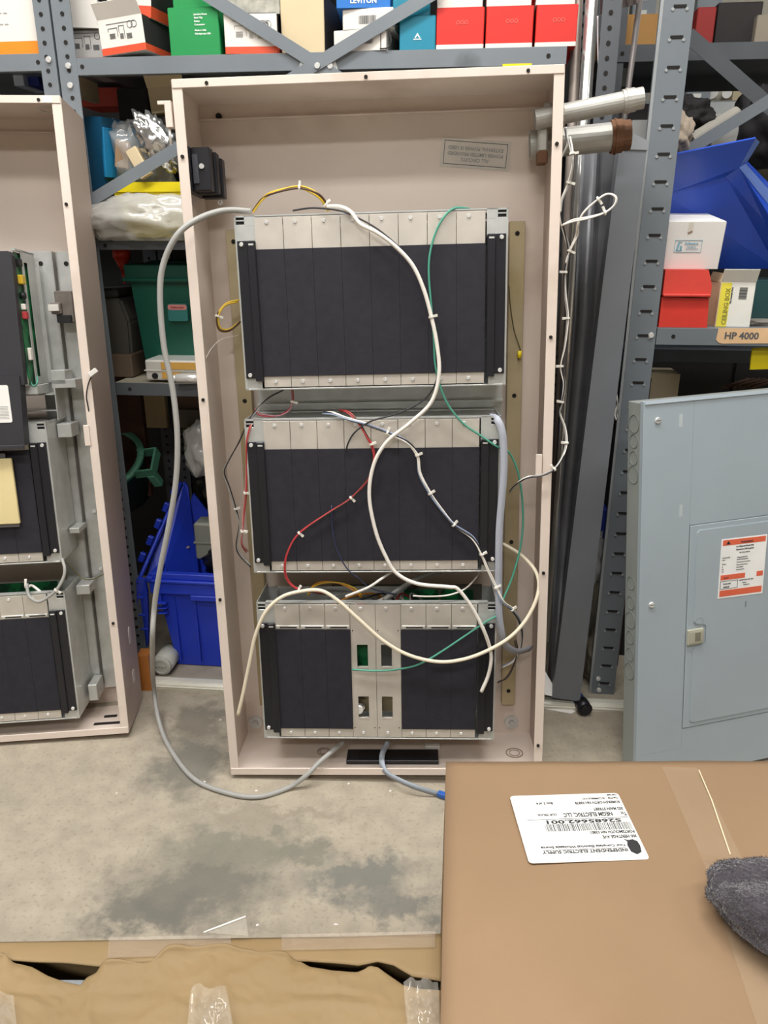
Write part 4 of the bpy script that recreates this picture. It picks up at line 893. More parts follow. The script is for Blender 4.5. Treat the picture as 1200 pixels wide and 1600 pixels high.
# grey leaning enclosure lid / channel
t = thing('grey_channel', 'long dark grey painted steel channel leaning between the duct and slotted upright', 'steel channel', S)
b = NB(); cs = [S.at(*q, -.09) for q in ((968, 228), (1012, 222), (906, 1096), (863, 1090))]
A = [b.verts.new((p.x, -.09, max(p.z, .002))) for p in cs]; B = [b.verts.new((p.x, -.05, max(p.z, .002))) for p in cs]
for i in range(4): b.faces.new((A[i], A[(i+1)%4], B[(i+1)%4], B[i]))
b.faces.new(A); b.faces.new(B[::-1]); obj('web', b, mat('channel_grey', '#767A80', .45, .1, var=.06), t)
b = NB(); a = S.at(978, 208, -.09); c = S.at(1013, 222, -.09); prism(b, [(a.x, c.z-.012), (c.x, c.z-.014), (c.x, c.z+.002), (a.x+.012, a.z+.0), (a.x, a.z-.006)], 'xz', -.092, -.05); obj('folded_end', b, mat('channel_grey_light', '#8B8F93', .45, .1), t, label='lighter folded end of the channel')
cpx('carton', 'pale grey box corner standing behind the top of the grey channel', S, 984, 198, 1014, 222, .08, .1, mat('pale_grey_box', '#A7A8A6', .6), h=.04)

# floor oddments between channel and panel
t = thing('torch', 'blue and black cylindrical tool lying on the floor beside the slotted upright', 'tool', W0.sub(tuple(W0.flat(914, 1120, .0)), yaw=R(8)))
b = NB(); cyl(b, (0, 0, .020), (0, .03, .021), .017, 20); cyl(b, (0, .03, .021), (-.022, .12, .045), .015, 16, mi=1); cyl(b, (0, -.003, .02), (0, 0, .02), .013, 16); obj('barrel', b, [BLACKG, mat('tool_blue', '#22407A', .5)], t)
b = NB(); prism(b, [(0, 0), (.055, -.03), (.07, -.022), (.03, .03), (-.01, .05)], 'xy', 0, .0006); single('paper_tag', 'white paper tag on the floor at the foot of the tall cabinet', 'paper', b, WHITEP, W0.sub(tuple(W0.flat(852, 1108, .001)), yaw=R(10)))
b = NB(); prism(b, [(0, 0), (.05, -.012), (.02, .03), (.0, .07)], 'xy', 0, .0006, ); single('paper_scrap', 'folded white paper scrap leaning by the grey channel foot', 'paper', b, WHITEP, W0.sub(tuple(W0.flat(850, 1085, .04)), tilt=R(50)))
bag('crumpled_paper', 'crumpled grey newspaper wedged between the grey channel and slotted upright', S, (sp(928, 905, .06).x, .08, sp(928, 912, .06).z), (.022, .03, .06), mat('newsprint', '#9A9A98', .8), 31, amp=.4, cat='paper', crease=.6)
cpx('carton', 'blue plastic block standing behind the slotted upright', S, 920, 792, 946, 842, .10, .1, mat('deep_blue_block', '#1D2F86', .5), h=.075, cat='block')
cpx('wood_board', 'dark brown wooden board behind the slotted upright', S, 935, 640, 968, 1020, .14, .02, mat('dark_wood', '#4A2C20', .6, var=.2, scale=4, stretch=(8, 8, 1)), cat='board', z=.0, h=.78)
bag('debris_bag', 'dusty grey plastic sack slumped on the floor between channel and upright', S, (sp(925, 1050, .08).x, .07, .0), (.03, .05, .07), mat('dusty_sack', '#6E6658', .7, var=.3, scale=20), 33, cat='bag')
wire('dangling_wire', 'thin white and grey wires dangling beside the slotted upright', 'wire', S, [(957, 600, -.04), (962, 615, -.04), (965, 632, -.04), (962, 645, -.04), (964, 655, -.04)], .0016, [WHITEW, GREYW])

# ------------------------------------------------------------------ right-hand shelf contents
t, f = cpx('carton', 'white carton with pale blue maker stamp standing on the red bin', S, 1012, 342, 1123, 420, .03, .17, mat('bright_white_box', '#E6E4E0', .5, var=.03), h=.094, yaw=R(4), tilt=R(9), flap=mat('bright_white_box', '#E6E4E0', .5))
PB = mat('pale_blue_print', '#7FB3C6', .6); b = NB()
for lo, hi in (((-.026, -.0008, .058), (.030, -.0002, .0588)), ((-.026, -.0008, .034), (.030, -.0002, .0348)), ((-.026, -.0008, .034), (-.0252, -.0002, .0588)), ((.0292, -.0008, .034), (.030, -.0002, .0588))): bx(b, lo, hi)
for q in ([(-.022, .037), (-.018, .037), (-.0155, .055), (-.0195, .055)], [(-.014, .037), (-.010, .037), (-.0105, .047), (-.0145, .047)], [(-.022, .037), (-.010, .037), (-.010, .0385), (-.022, .0385)], [(-.0195, .0535), (-.011, .0535), (-.011, .055), (-.0195, .055)]): prism(b, q, 'xz', -.0008, -.0002)
obj('printed_stamp', b, PB, t); text(t, 'printing', [('Arlington', -.006, .0495, .0075, 'LEFT'), ('Industries, Inc.', .0, .044, .0032, 'LEFT'), ('Scranton, PA 18517', -.002, .040, .0032, 'LEFT')], Matrix.Translation((0, -.0008, 0)) @ FRONT, PB)
b = NB(); bx(b, (-.004, -.0007, .074), (.006, -.0002, .094)); prism(b, [(-.003, .070), (.006, .075), (.004, .078), (-.003, .073)], 'xz', -.0009, -.0003, mi=1); obj('tape_strip', b, [mat('yellowed_tape', '#D9D4C8', .3), mat('brown_smudge', '#8A7564', .6)], t)
# red parts bin
t = thing('parts_bin', 'red plastic parts bin on the taped shelf under the white stamped carton', 'bin', S.sub((0, 0, 0)))
P = lambda x, y, d=-.0: S.at(x, y, d)
a = P(1012, 508); c = P(1106, 508); z0 = .9135; e = P(1117, 420); f_ = P(1117, 457)
zt = e.z-.002; zm = f_.z; x0 = .593; x1 = e.x
b = NB(); prism(b, [(x0, z0), (c.x, z0), (f_.x-.009, zm-.012), (x0, zm-.010)], 'xz', .004, .2)
obj('bin_body', b, REDP, t)
b = NB(); prism(b, [(x0, zm-.007), (x1-.001, zm-.011), (x1-.001, zm+.014), (x1-.012, zt), (x0, zt)], 'xz', -.0, .21); bx(b, (x0, -.006, zm-.009), (x1-.002, .0, zm-.003), .0015)
obj('bin_rim', b, mat('red_bin_rim', '#D6483E', .4), t)
t, f = cpx('carton', 'yellow and white ceiling box carton at the right of the red bin', S, 1118, 420, 1172, 504, .03, .13, mat('white_carton_gloss', '#E4E3DA', .45), z=.9135, h=.092, yaw=R(-2), open_top=True, side=CREAM)
b = NB(); bx(b, (-.034, -.0006, .0), (-.013, -.0001, .091)); obj('yellow_band', b, mat('yellow_print', '#E6D94A', .5), t)
text(t, 'printing', [('CEILING BOX', .004, .015, .0125, 'LEFT')], Matrix.Translation((0, -.0009, 0)) @ FRONT @ Matrix.Rotation(R(90), 4, 'Z') @ Matrix.Translation((0, 0, 0)), mat('olive_print', '#8F8A3A', .6))
text(t, 'printing', [('The Fastest One', .048, .0095, .005, 'LEFT')], Matrix.Translation((0, -.0009, 0)) @ FRONT @ Matrix.Rotation(R(90), 4, 'Z'), INKD)
b = NB(); [bx(b, (.004, -.0008, .058+.0022*i), (.020, -.0002, .0588+.0022*i+(.0006 if i % 3 else 0))) for i in range(11)]; obj('barcode', b, INK, t)
b = NB(); bx(b, (-.036, .0, .0), (-.034, .12, .09)); prism(b, [(-.036, .092), (.036, .0925), (.02, .099), (-.030, .110)], 'xz', .01, .10); obj('raised_flap', b, CREAM, t, label='raised buff flap')
cpx('carton', 'narrow brown carton squeezed between the red bin and the ceiling box carton', S, 1100, 425, 1116, 505, .05, .13, mat('narrow_brown', '#9A7A62', .7), z=.9135, h=.088)
# blue bins behind
t = thing('blue_bin', 'large blue plastic bin tipped on its side behind the white stamped carton', 'bin', S.sub((0, 0, 0)))
def bp(*q): return [(S.at(x, y, d)) for x, y, d in q]
def facet(b, pts, th=.004, mi=0):
    vs = [b.verts.new(p) for p in pts]; f = b.faces.new(vs); n = f.normal if f.normal.length else Vector((0, 1, 0)); b.normal_update(); n = f.normal.copy()
    if n.y < 0: n = -n
    ws = [b.verts.new(p + n*th) for p in pts]; k = len(vs); b.faces.new(ws[::-1])
    for i in range(k): b.faces.new((vs[i], ws[i], ws[(i+1)%k], vs[(i+1)%k]))
b = NB(); facet(b, bp((1040, 244, .05), (1181, 216, .05), (1155, 262, .09), (1134, 276, .11), (1040, 304, .11))); facet(b, bp((1040, 304, .11), (1134, 276, .11), (1215, 420, .20), (1040, 420, .2)))
facet(b, bp((1134, 276, .11), (1155, 262, .09), (1260, 420, .16), (1215, 420, .20)))
obj('bin_floor', b, BLUEP2, t)
b = NB(); facet(b, bp((1181, 216, .05), (1187, 222, .07), (1158, 268, .11), (1155, 262, .09))); facet(b, bp((1155, 262, .088), (1166, 256, .085), (1230, 330, .11), (1225, 350, .12))); obj('bin_edge', b, mat('pale_blue_rim', '#6E8FE0', .35), t)
b = NB(); facet(b, bp((1166, 256, .085), (1168, 252, .14), (1225, 310, .17), (1230, 330, .11))); facet(b, bp((1155, 262, .09), (1225, 350, .12), (1260, 430, .14), (1215, 420, .2))) ; obj('bin_side', b, BLUEP2, t)
cpx('carton', 'dark teal glass case on the shelf right of the ceiling box carton', S, 1172, 400, 1230, 470, .12, .15, mat('dark_teal_case', '#29494C', .3), z=.9135, h=.09, cat='case')
b = NB(); [bx(b, (-.06+.004*i, -.03, .002*i), (.08, .06, .002*i+.0015), M=Matrix.Rotation(R(3*i), 4, 'Z')) for i in range(5)]; single('loose_papers', 'loose grey papers fanned on the taped shelf', 'papers', b, mat('grey_papers', '#8B857E', .7), S.sub((sp(1195, 500, .05).x+.02, .08, .9135)))
# grey foam tube above the bins
fr = S.sub((0, 0, 0)); A = S.at(1078, 222, .16); B = S.at(1150, 178, .22); b = NB(); ring(b, (0, 0, 0), B-A, .016, .009, 16); single('foam_tube', 'grey foam pipe sleeve propped above the blue bin', 'tube', b, mat('foam_grey', '#A09C93', .8), S.sub(tuple(A)))
bag('beige_rag', 'beige cloth rag beside the slotted upright above the blue bin', S, (sp(1058, 235, .12).x, .14, sp(1058, 240, .12).z), (.03, .03, .04), mat('beige_rag', '#B2A392', .9), 41, cat='rag', amp=.4)
bag('black_bag', 'black crumpled bag beside the slotted upright above the rag', S, (sp(1075, 200, .2).x, .22, sp(1075, 205, .2).z), (.05, .04, .035), mat('black_rag', '#171517', .8), 43, cat='bag', amp=.4)
cpx('carton', 'grey-white board leaning behind the blue bin', S, 1110, 190, 1162, 232, .28, .02, mat('grey_board', '#B3B2AE', .7), h=.07, cat='board')
bag('black_bag', 'black bag slumped at the frame edge above the blue bin', S, (sp(1195, 200, .25).x+.02, .3, sp(1195, 260, .25).z), (.07, .05, .09), mat('black_rag', '#171517', .8), 45, cat='bag', amp=.3)
# upper right: items on the dark shelf
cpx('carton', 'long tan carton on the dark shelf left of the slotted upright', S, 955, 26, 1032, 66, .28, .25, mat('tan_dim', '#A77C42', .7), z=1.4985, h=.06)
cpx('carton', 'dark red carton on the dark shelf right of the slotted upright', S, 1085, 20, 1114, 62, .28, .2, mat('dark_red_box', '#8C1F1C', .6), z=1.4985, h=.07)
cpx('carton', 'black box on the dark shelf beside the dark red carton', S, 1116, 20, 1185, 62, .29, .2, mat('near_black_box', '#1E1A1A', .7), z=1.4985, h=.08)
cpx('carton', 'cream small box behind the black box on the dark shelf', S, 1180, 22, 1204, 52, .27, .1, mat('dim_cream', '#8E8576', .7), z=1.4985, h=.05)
A = S.at(935, 26, .02); B = S.at(1000, 5, .3)
t = thing('metal_strip_bundle', 'pinkish ribbed metal duct strip sloping in from the top beside the pipes', 'metal strip', S)
b = NB(); cs = [S.at(*q) for q in ((940, 22, .05), (1000, 4, .10), (1000, -60, .10), (940, -60, .05))]; facet(b, cs, .004)
for i in range(5):
    q0 = S.at(948+11*i, 20-3.3*i, .045+.008*i); q1 = S.at(948+11*i, -60, .045+.008*i); cyl(b, q0, q1, .003, 8)
obj('strip', b, mat('pinkish_metal', '#A99C9C', .3, .6), t)
cpx('parts_poster', 'pale card with a dark green mark seen between the pipes and slotted upright', S, 951, 97, 978, 134, .5, .02, mat('pale_green_card', '#BFCBC4', .6), cat='card', h=.07)
p = S.at(961, 128, .4985); b = NB(); prism(b, [(0, 0), (.012, 0), (.018, .03), (.026, .036), (.008, .034)], 'xz', -.001, 0); single('green_mark', 'dark green hook shaped sticker on the pale card', 'sticker', b, mat('deep_green', '#1B4A38', .6), S.sub((p.x-.006, .4985, p.z)))
cpx('carton', 'dark grey metal cabinet block behind the conduit stub', S, 958, 175, 1012, 222, .35, .1, mat('dim_mauve', '#4A4448', .7), h=.08, cat='block')
wire('thin_steel_wire', 'thin pale wire hanging from the top beside the bright conduit', 'wire', S, [(934, 25, .0), (934, 60, .0), (935, 100, .0), (938, 150, .0)], .0014, [mat('pale_wire', '#B5AEB2', .4)], n=6)

# far aisle shelving seen through the gap
t = thing('far_shelving', 'light grey perforated shelving across the far aisle behind the slotted upright', 'shelving unit', S)
def far_up(x, y0, y1, d, wpx):
    a = S.at(x, y0, d); c = S.at(x+wpx, y1, d); b = NB(); bx(b, (a.x, d, 0), (c.x, d+.003, 2.1)); bx(b, (a.x, d, 0), (a.x+.003, d+.05, 2.1))
    z = .05
    while z < 2.1:
        bx(b, (a.x+(c.x-a.x)*.28, d-.002, z), (a.x+(c.x-a.x)*.62, d+.0, z+.02), mi=1); z += .045
    obj('upright', b, [STEELG, WHITEP if 0 else mat('slot_light', '#C9CCC6', .6)], t)
far_up(980, 98, 140, 1.0, 32); far_up(1078, 98, 180, 1.0, 28)
a = S.at(1072, 158, 1.0); b = NB(); bx(b, (a.x-.6, 1.0, a.z-.04), (a.x+.9, 1.004, a.z)); bx(b, (a.x-.6, 1.0, a.z-.004), (a.x+.9, 1.5, a.z)); obj('shelf_deck', b, mat('pale_shelf', '#9FA3A3', .5), t)
zf = a.z
b = NB(); bx(b, (.5, 1.52, .1), (2.4, 1.53, 2.0)); obj('back_sheet', b, mat('pale_back_sheet', '#A9A597', .7, var=.15), t)
b = NB(); hx = S.at(1097, 160, 1.04); hy = S.at(1137, 162, 1.04)
lumpy(b, ((hx.x+hy.x)/2, 1.08, zf+.085), ((hy.x-hx.x)/2*1.15, .04, .085), .12, 2, 4, 4, flat_z=zf)
bmesh.ops.translate(b, vec=(-(hx.x+hy.x)/2, -1.08, -zf), verts=b.verts); o = single('parts_bag', 'clear bag with a blue top strip and shiny washers on the far shelf', 'bag', b, film('parts_bag_film', .75, '#D2CCBE', .25), S.sub(((hx.x+hy.x)/2, 1.08, zf)), smooth=True)
b = NB(); bx(b, (-.04, -.045, .15), (.035, -.035, .165), .001); obj('blue_strip', b, mat('blue_strip', '#2A3FA8', .4), o)
b = NB(); cyl(b, (-.02, -.055, .03), (-.02, -.048, .03), .022, 18); cyl(b, (.03, -.05, .025), (.03, -.045, .025), .015, 18); obj('washer', b, CHROME, o)
cpx('carton', 'white carton on the far shelf beside the clear parts bag', S, 1140, 100, 1175, 118, 1.1, .2, WBOX, z=zf+.12, h=.07)
cpx('carton', 'tan flat carton on the far shelf under the white carton', S, 1145, 118, 1200, 150, 1.08, .2, mat('far_tan', '#A79C80', .7), z=zf+.0, h=.12)
bag('yellow_ball', 'small round yellow item on the far shelf at the frame edge', S, (sp(1193, 140, 1.0).x, .99, sp(1193, 145, 1.0).z), (.018, .018, .018), YELLOW, 50, amp=.02, crease=0, cat='fitting', sub=3)
cpx('carton', 'white and blue carton on the far shelf under the round yellow item', S, 1186, 142, 1215, 175, .99, .1, mat('white_blue_box', '#C7D3E2', .5), z=zf, h=.08)
# dark lower right behind the panel
cpx('carton', 'cream carton with an open flap under the taped shelf beside the slotted upright', S, 1004, 598, 1058, 625, .36, .1, mat('cream_lit_box', '#CDBE9F', .7), h=.07)
cpx('carton', 'yellow label card hanging under the taped shelf', S, 1172, 540, 1235, 576, .02, .004, YELLOW, h=.045, cat='card', yaw=R(0), roll=R(-3))
b = NB(); [cyl(b, (-.05+.012*i, .0, .004+.003*(i % 2)), (.03+.014*i, .05, .02), .003, 8) for i in range(7)]; single('scrap_sticks', 'bunch of brown scrap sticks in the dark under the taped shelf', 'scrap', b, mat('scrap_brown', '#6B4A36', .8), S.sub((sp(1160, 608, .4).x, .4, sp(1160, 608, .4).z)))
for i, (x, w_, h_) in enumerate(((.62, .18, .3), (.83, .22, .22), (1.08, .2, .34))):
    carton('storage_crate', ['dark plastic crate on the floor behind the grey panel near the slotted upright', 'dark low crate on the floor behind the middle of the grey panel', 'dark tall crate on the floor behind the grey panel at the frame edge'][i], S, x+.09, .2, .0, w_, h_, .28, mat('crate_dark', '#1B1B20', .6), cat='crate')

# ------------------------------------------------------------------ grey panelboard at the right
t = thing('panelboard', 'grey steel panelboard with a recessed door and warning label, leaning at the right', 'electrical panel', MP)
PW, PH, PD = .51, .782, .058
dx0, dx1, dz0, dz1 = .112, .396, .047, .518
b = NB()
bx(b, (0, -.001, 0), (dx0, .0012, PH), .0005); bx(b, (dx1, -.001, 0), (PW, .0012, PH), .0005); bx(b, (dx0, -.001, 0), (dx1, .0012, dz0)); bx(b, (0, -.001, -.072), (PW, .0012, 0)); bx(b, (dx0, -.001, dz1), (dx1, .0012, PH))
bx(b, (0, 0, PH-.002), (PW, .014, PH), .0008); bx(b, (0, 0, -.072), (.0015, .010, PH)); bx(b, (PW-.0015, 0, -.072), (PW, .010, PH)); prism(b, [(0, PH-.009), (-.0035, PH-.005), (-.002, PH), (.0, PH)], 'yz', .003, PW-.003)
obj('cover', b, PANELG, t)
SIDE = mat('panel_side_grey', '#8D938F', .5, var=.08, scale=6)
b = NB(); bx(b, (.0015, .0012, -.069), (PW-.0015, PD, PH-.003), .0012); obj('box_body', b, SIDE, t)
for i, z in enumerate((.735, .70, .665, .63, .395, .35, .31, .27, .23, .19)):
    b = NB(); ring(b, (.0015, .034, z), (.0005, .034, z), .015 if i % 3 else .019, .0135 if i % 3 else .0175, 20); obj('knockout', b, mat('knock_grey', '#767D7A', .5), t)
# door: frame groove then raised panel with a rounded notch for the latch
b = NB(); bx(b, (dx0+.0015, -.0022, dz0+.0015), (dx1-.0015, .0005, dz1-.0015), .0012, seg=2)
obj('door', b, PANELG, t); dr = bpy.context.scene.collection.objects[-1] if 0 else [o for o in t.children if o.name.startswith('door')][0]
zl = MP.at(1095, 991, 0).z; b = NB()
fx0, fx1, fz0, fz1 = dx0+.016, dx1-.014, dz0+.012, dz1-.012
prism(b, [(fx0, fz0+.006), (fx0+.006, fz0), (fx1-.006, fz0), (fx1, fz0+.006), (fx1, fz1-.006), (fx1-.006, fz1), (fx0+.006, fz1), (fx0, fz1-.006),
          (fx0, zl+.034), (fx0+.006, zl+.027), (dx0+.044, zl+.025), (dx0+.049, zl+.020), (dx0+.049, zl-.020), (dx0+.044, zl-.025), (fx0+.006, zl-.027), (fx0, zl-.034)], 'xz', -.0042, -.002)
bmesh.ops.bevel(b, geom=[e for e in b.edges if all(v.co.y < -.004 for v in e.verts)], offset=.0014, segments=2, affect='EDGES')
obj('raised_field', b, PANELG, dr)
b = NB(); ring(b, (dx0+.030, -.0046, zl+.032), (dx0+.030, -.0042, zl+.032), .010, .009, 20); obj('lock_knockout', b, mat('knock_line', '#8B9599', .5), dr)
b = NB(); bx(b, (dx0+.002, -.0085, zl-.018), (dx0+.040, -.002, zl+.017), .0012); bx(b, (dx0+.006, -.0095, zl-.014), (dx0+.036, -.0085, zl+.013), .0004); bx(b, (dx0+.018, -.0100, zl-.010), (dx0+.031, -.0094, zl+.010), mi=1)
obj('latch', b, [mat('latch_beige', '#A9A795', .5), mat('latch_recess', '#7B7868', .6)], dr, label='beige plastic slide latch')
b = NB(); p = MP.at(1163, 942, 0); bx(b, (p.x-.0008, -.0046, p.z-.008), (p.x+.0008, -.0041, p.z+.006)); obj('scratch_mark', b, INK, dr)
for q in ((1028, 657), (1018, 945)):
    p = MP.at(*q, -.002); b = NB(); cyl(b, (p.x, -.0045, p.z), (p.x, -.001, p.z), .0055, 18, r2=.0068); bx(b, (p.x-.005, -.0049, p.z-.0008), (p.x+.005, -.0044, p.z+.0008), mi=1, M=None); obj('cover_screw', b, [CHROME, INK], t)
for q in ((1064, 657), (1064, 798)):
    p = MP.at(*q, -.001); b = NB(); bx(b, (p.x-.004, -.0013, p.z-.013), (p.x+.0035, -.0009, p.z+.013)); obj('pale_scuff', b, mat('scuff', '#B9C2C6', .5), t)
# warning label
cs = [MP.at(*q, -.0045) for q in ((1127, 842), (1198, 834), (1190, 926), (1120, 935))]
lx0 = (cs[0].x+cs[3].x)/2; lx1 = (cs[1].x+cs[2].x)/2; lz1 = (cs[0].z+cs[1].z)/2; lz0 = (cs[2].z+cs[3].z)/2; lw, lh = lx1-lx0, lz1-lz0
LM = Matrix.Translation((lx0, -.0045, lz0)) @ Matrix.Rotation(-math.atan2(cs[1].z-cs[0].z, lw), 4, 'Y')
b = NB(); bx(b, (0, -.0003, 0), (lw, .0003, lh), M=LM)
def band(x0, z0, x1, z1, mi): bx(b, (x0*lw, -.0006, z0*lh), (x1*lw, -.0002, z1*lh), M=LM, mi=mi)
band(.03, .89, .97, .98, 1); band(.03, .31, .57, .395, 1); band(.83, .31, .97, .395, 1); band(.03, .03, .97, .135, 1)
for (x0, z0, x1, z1) in ((.03, .155, .42, .162), (.03, .285, .42, .292), (.03, .155, .04, .292), (.41, .155, .42, .292)): band(x0, z0, x1, z1, 2)
wl = obj('warning_label', b, [mat('label_white', '#F4F4F2', .4), mat('label_orange', '#E2694A', .45), INK], dr, label='white and orange arc-flash warning label')
k = lh
TL = LM @ Matrix.Translation((0, -.0007, 0)) @ FRONT
text(wl, 'lettering', [('WARNING', .56*lw, .905*k, .0062, 'CENTER'), ('Arc Flash and Shock Risk', .52*lw, .845*k, .0042, 'CENTER'), ('Appropriate PPE Required', .52*lw, .795*k, .0040, 'CENTER'),
     ('High Voltage Equipment', .52*lw, .745*k, .0026, 'CENTER'), ('Flash Hazard PPE', .04*lw, .68*k, .0026, 'LEFT'), ('Level 1', .04*lw, .645*k, .0026, 'LEFT'),
     ('Voltage and Hazard PPE', .36*lw, .665*k, .0026, 'LEFT'), ('Specific PPE Requirements', .36*lw, .630*k, .0026, 'LEFT'), ('480 VAC', .04*lw, .575*k, .0025, 'LEFT'), ('Shock hazard when cover removed', .36*lw, .585*k, .0023, 'LEFT'),
     ('00', .04*lw, .53*k, .0025, 'LEFT'), ('Glove: Insulating Glove Class', .36*lw, .54*k, .0023, 'LEFT'), ('42 in', .04*lw, .49*k, .0025, 'LEFT'), ('Limited Approach', .36*lw, .50*k, .0023, 'LEFT'), ('12 in', .04*lw, .45*k, .0025, 'LEFT'), ('Restricted Approach', .36*lw, .46*k, .0023, 'LEFT'),
     ('Equipment', .10*lw, .34*k, .0028, 'LEFT'), ('Brown and', .10*lw, .235*k, .0040, 'LEFT'), ('Caldwell', .10*lw, .180*k, .0042, 'LEFT'), ('BROWN AND CALDWELL', .45*lw, .27*k, .0030, 'LEFT'), ('Engineers', .52*lw, .225*k, .0026, 'LEFT'), ('Nashville, TN', .55*lw, .185*k, .0026, 'LEFT')], TL, INKD)
b = NB(); prism(b, [(.10*lw, .905*k), (.20*lw, .905*k), (.15*lw, .965*k)], 'xz', -.0007, -.0003); bmesh.ops.transform(b, matrix=LM, verts=b.verts); obj('hazard_triangle', b, INKD, wl)

# ------------------------------------------------------------------ second beige enclosure at the left
LL = 1.345
box2 = enclosure('fire_alarm_cabinet', 'second open beige steel cabinet cut off at the left, with wired chassis inside', ML, LL, D=.155, holes=[(.29, LL-.007), (.32, 1.15), (.322, .27), (.1, LL-.007)])
b = NB(); bx(b, (.297, -.0052, LL-.012), (.315, -.004, LL-.001)); obj('tape_patch', b, WBOX, box2)
p = ML.at(72, 163, .06); b = NB(); ring(b, (p.x, .08, LL-.004), (p.x, .08, LL-.0015), .025, .018, 24); obj('knockout', b, ZINC, box2, label='bright knockout ring in the top sheet')
for z0_, z1_ in (((.05, .145)), ): pass
for x0, x1, y in ((.195, .245, .12), (.25, .29, .13)):
    b = NB(); bx(b, (x0, y, .055), (x1, y+.002, 1.075), .0006); bx(b, (x0, y, .055), (x0+.002, .153, 1.075)); bx(b, (x1-.002, y, .055), (x1, .153, 1.075))
    cyl(b, ((x0+x1)/2, y-.001, 1.05), ((x0+x1)/2, y+.001, 1.05), .005, 10, mi=1)
    obj('mounting_rail', b, [GALV, HOLE], box2, label='bare zinc mounting rail')
for z in (.80, .66, .50, .36): 
    b = NB(); cyl(b, (.272, .126, z), (.272, .130, z), .0045, 10); obj('rail_screw', b, CHROME, box2)
p = ML.at(150, 690, 0)
b = NB(); q = ML.at(140, 680, 0); bx(b, (q.x-.010, -.006, q.z-.022), (q.x+.002, -.003, q.z+.022), .001); obj('striker_plate', b, BEIGE, box2)
for z, h_ in ((.10, .026), (.20, .045)):
    b = NB(); prism(b, rrect(.085, z-.02, .105, z+h_*.5, .009), 'yz', .3299, .3312); obj('pale_knockout', b, mat('pale_patch', '#D8CDC8', .5), box2)
b = NB(); bx(b, (.24, .04, .002), (.30, .05, .0035)); bx(b, (.255, .075, .002), (.285, .085, .0035)); obj('bottom_slots', b, HOLE, box2)
# transformer block on the rail
t = thing('relay_block', 'grey and black relay block clipped on the rail of the left cabinet', 'relay', ML.sub((.268, .085, .925)))
b = NB(); bx(b, (-.018, 0, 0), (.02, .04, .066), .002); bx(b, (-.026, -.006, .018), (-.004, .03, .042), .002); obj('body', b, mat('relay_grey', '#6D655E', .5, var=.3, scale=40), t)
b = NB(); bx(b, (-.030, -.012, .024), (-.008, -.005, .038), .001); obj('terminal', b, WBOX, t)
b = NB(); bx(b, (-.016, -.004, .0), (.014, .0, .016), .001); obj('socket', b, BLACKD, t)
# its chassis
dB = card_cage(ML.sub((-.012, 0, .418)), 'middle chassis in the left cabinet, carrying a cream label')
dC = card_cage(ML.sub((-.016, 0, .045)), 'lowest black-fronted chassis in the left cabinet', open_top=True, kinds='NNNNNNNN')
# top control unit in front
t = thing('control_unit', 'black control unit with rounded corner at the top of the left cabinet', 'control unit', ML.sub((-.05, -.03, .80)))
FU = Frame(t.matrix_basis)
a = FU.at(17, 392, 0); c = FU.at(38, 600, 0)
b = NB(); prism(b, [(-.2, -.002), (c.x, .002), (a.x, a.z-.008), (a.x-.006, a.z), (-.2, a.z+.004)], 'xz', 0, .02); obj('front_cover', b, mat('charcoal_cover', '#2E2E33', .6, var=.06), t)
b = NB(); 
for lo, hi in (((.05, -.001, .12), (.123, 0, .1212)), ((.122, -.001, .12), (.1232, 0, .17))): bx(b, lo, hi)
obj('outline_mark', b, INKL, t)
b = NB(); bx(b, (.258, .022, .0), (.2595, .125, .262)); obj('circuit_board', b, PCB, t)
b = NB(); bx(b, (.262, .050, .0), (.264, .062, .268), .0004); bx(b, (.262, .084, .0), (.264, .130, .268), .0004); bx(b, (.262, .062, .245), (.264, .084, .268)); bx(b, (.262, .062, .0), (.264, .084, .015)); bx(b, (.262, .128, .0), (.272, .131, .25), .0005)
bx(b, (.255, .020, .264), (.264, .13, .268)); bx(b, (.20, .03, -.02), (.27, .11, -.001), .001); obj('side_bracket', b, GALV, t)
for m_, lo, hi in ((YELW, (.2595, .024, .20), (.270, .045, .218)), (WHITEW, (.2595, .024, .150), (.268, .034, .162)), (REDW, (.2595, .024, .132), (.269, .038, .147)), (BLACKD, (.2595, .026, .235), (.267, .046, .25)), (WHITEW, (.2595, .03, .05), (.266, .044, .075))):
    b = NB(); bx(b, lo, hi, .0015); obj('board_component', b, m_, t)
b = NB(); cyl(b, (.2595, .032, .178), (.269, .032, .178), .007, 10); obj('capacitor', b, BLACKD, t)
# second black unit with a white label
t = thing('power_supply_unit', 'black unit with a white ventilated label in the left cabinet below the control unit', 'power unit', ML.sub((-.07, -.035, .675)))
FU = Frame(t.matrix_basis); a = FU.at(30, 588, 0); c = FU.at(38, 692, 0)
b = NB(); prism(b, [(-.2, 0), (c.x, .004), (a.x, a.z), (-.2, a.z)], 'xz', 0, .03); bx(b, (-.2, -.004, -.003), (c.x, 0, .006), .001); obj('housing', b, mat('charcoal_cover', '#2E2E33', .6), t)
p = FU.at(0, 602, 0); q = FU.at(20, 660, 0); b = NB(); prism(b, rrect(p.x-.06, q.z, q.x, p.z, .004), 'xz', -.001, 0)
for i in range(9): bx(b, (p.x-.03, -.0014, q.z+.008+.003*i), (q.x-.005, -.001, q.z+.0088+.003*i), mi=1)
obj('white_label', b, [WHITEP, INKL], t)
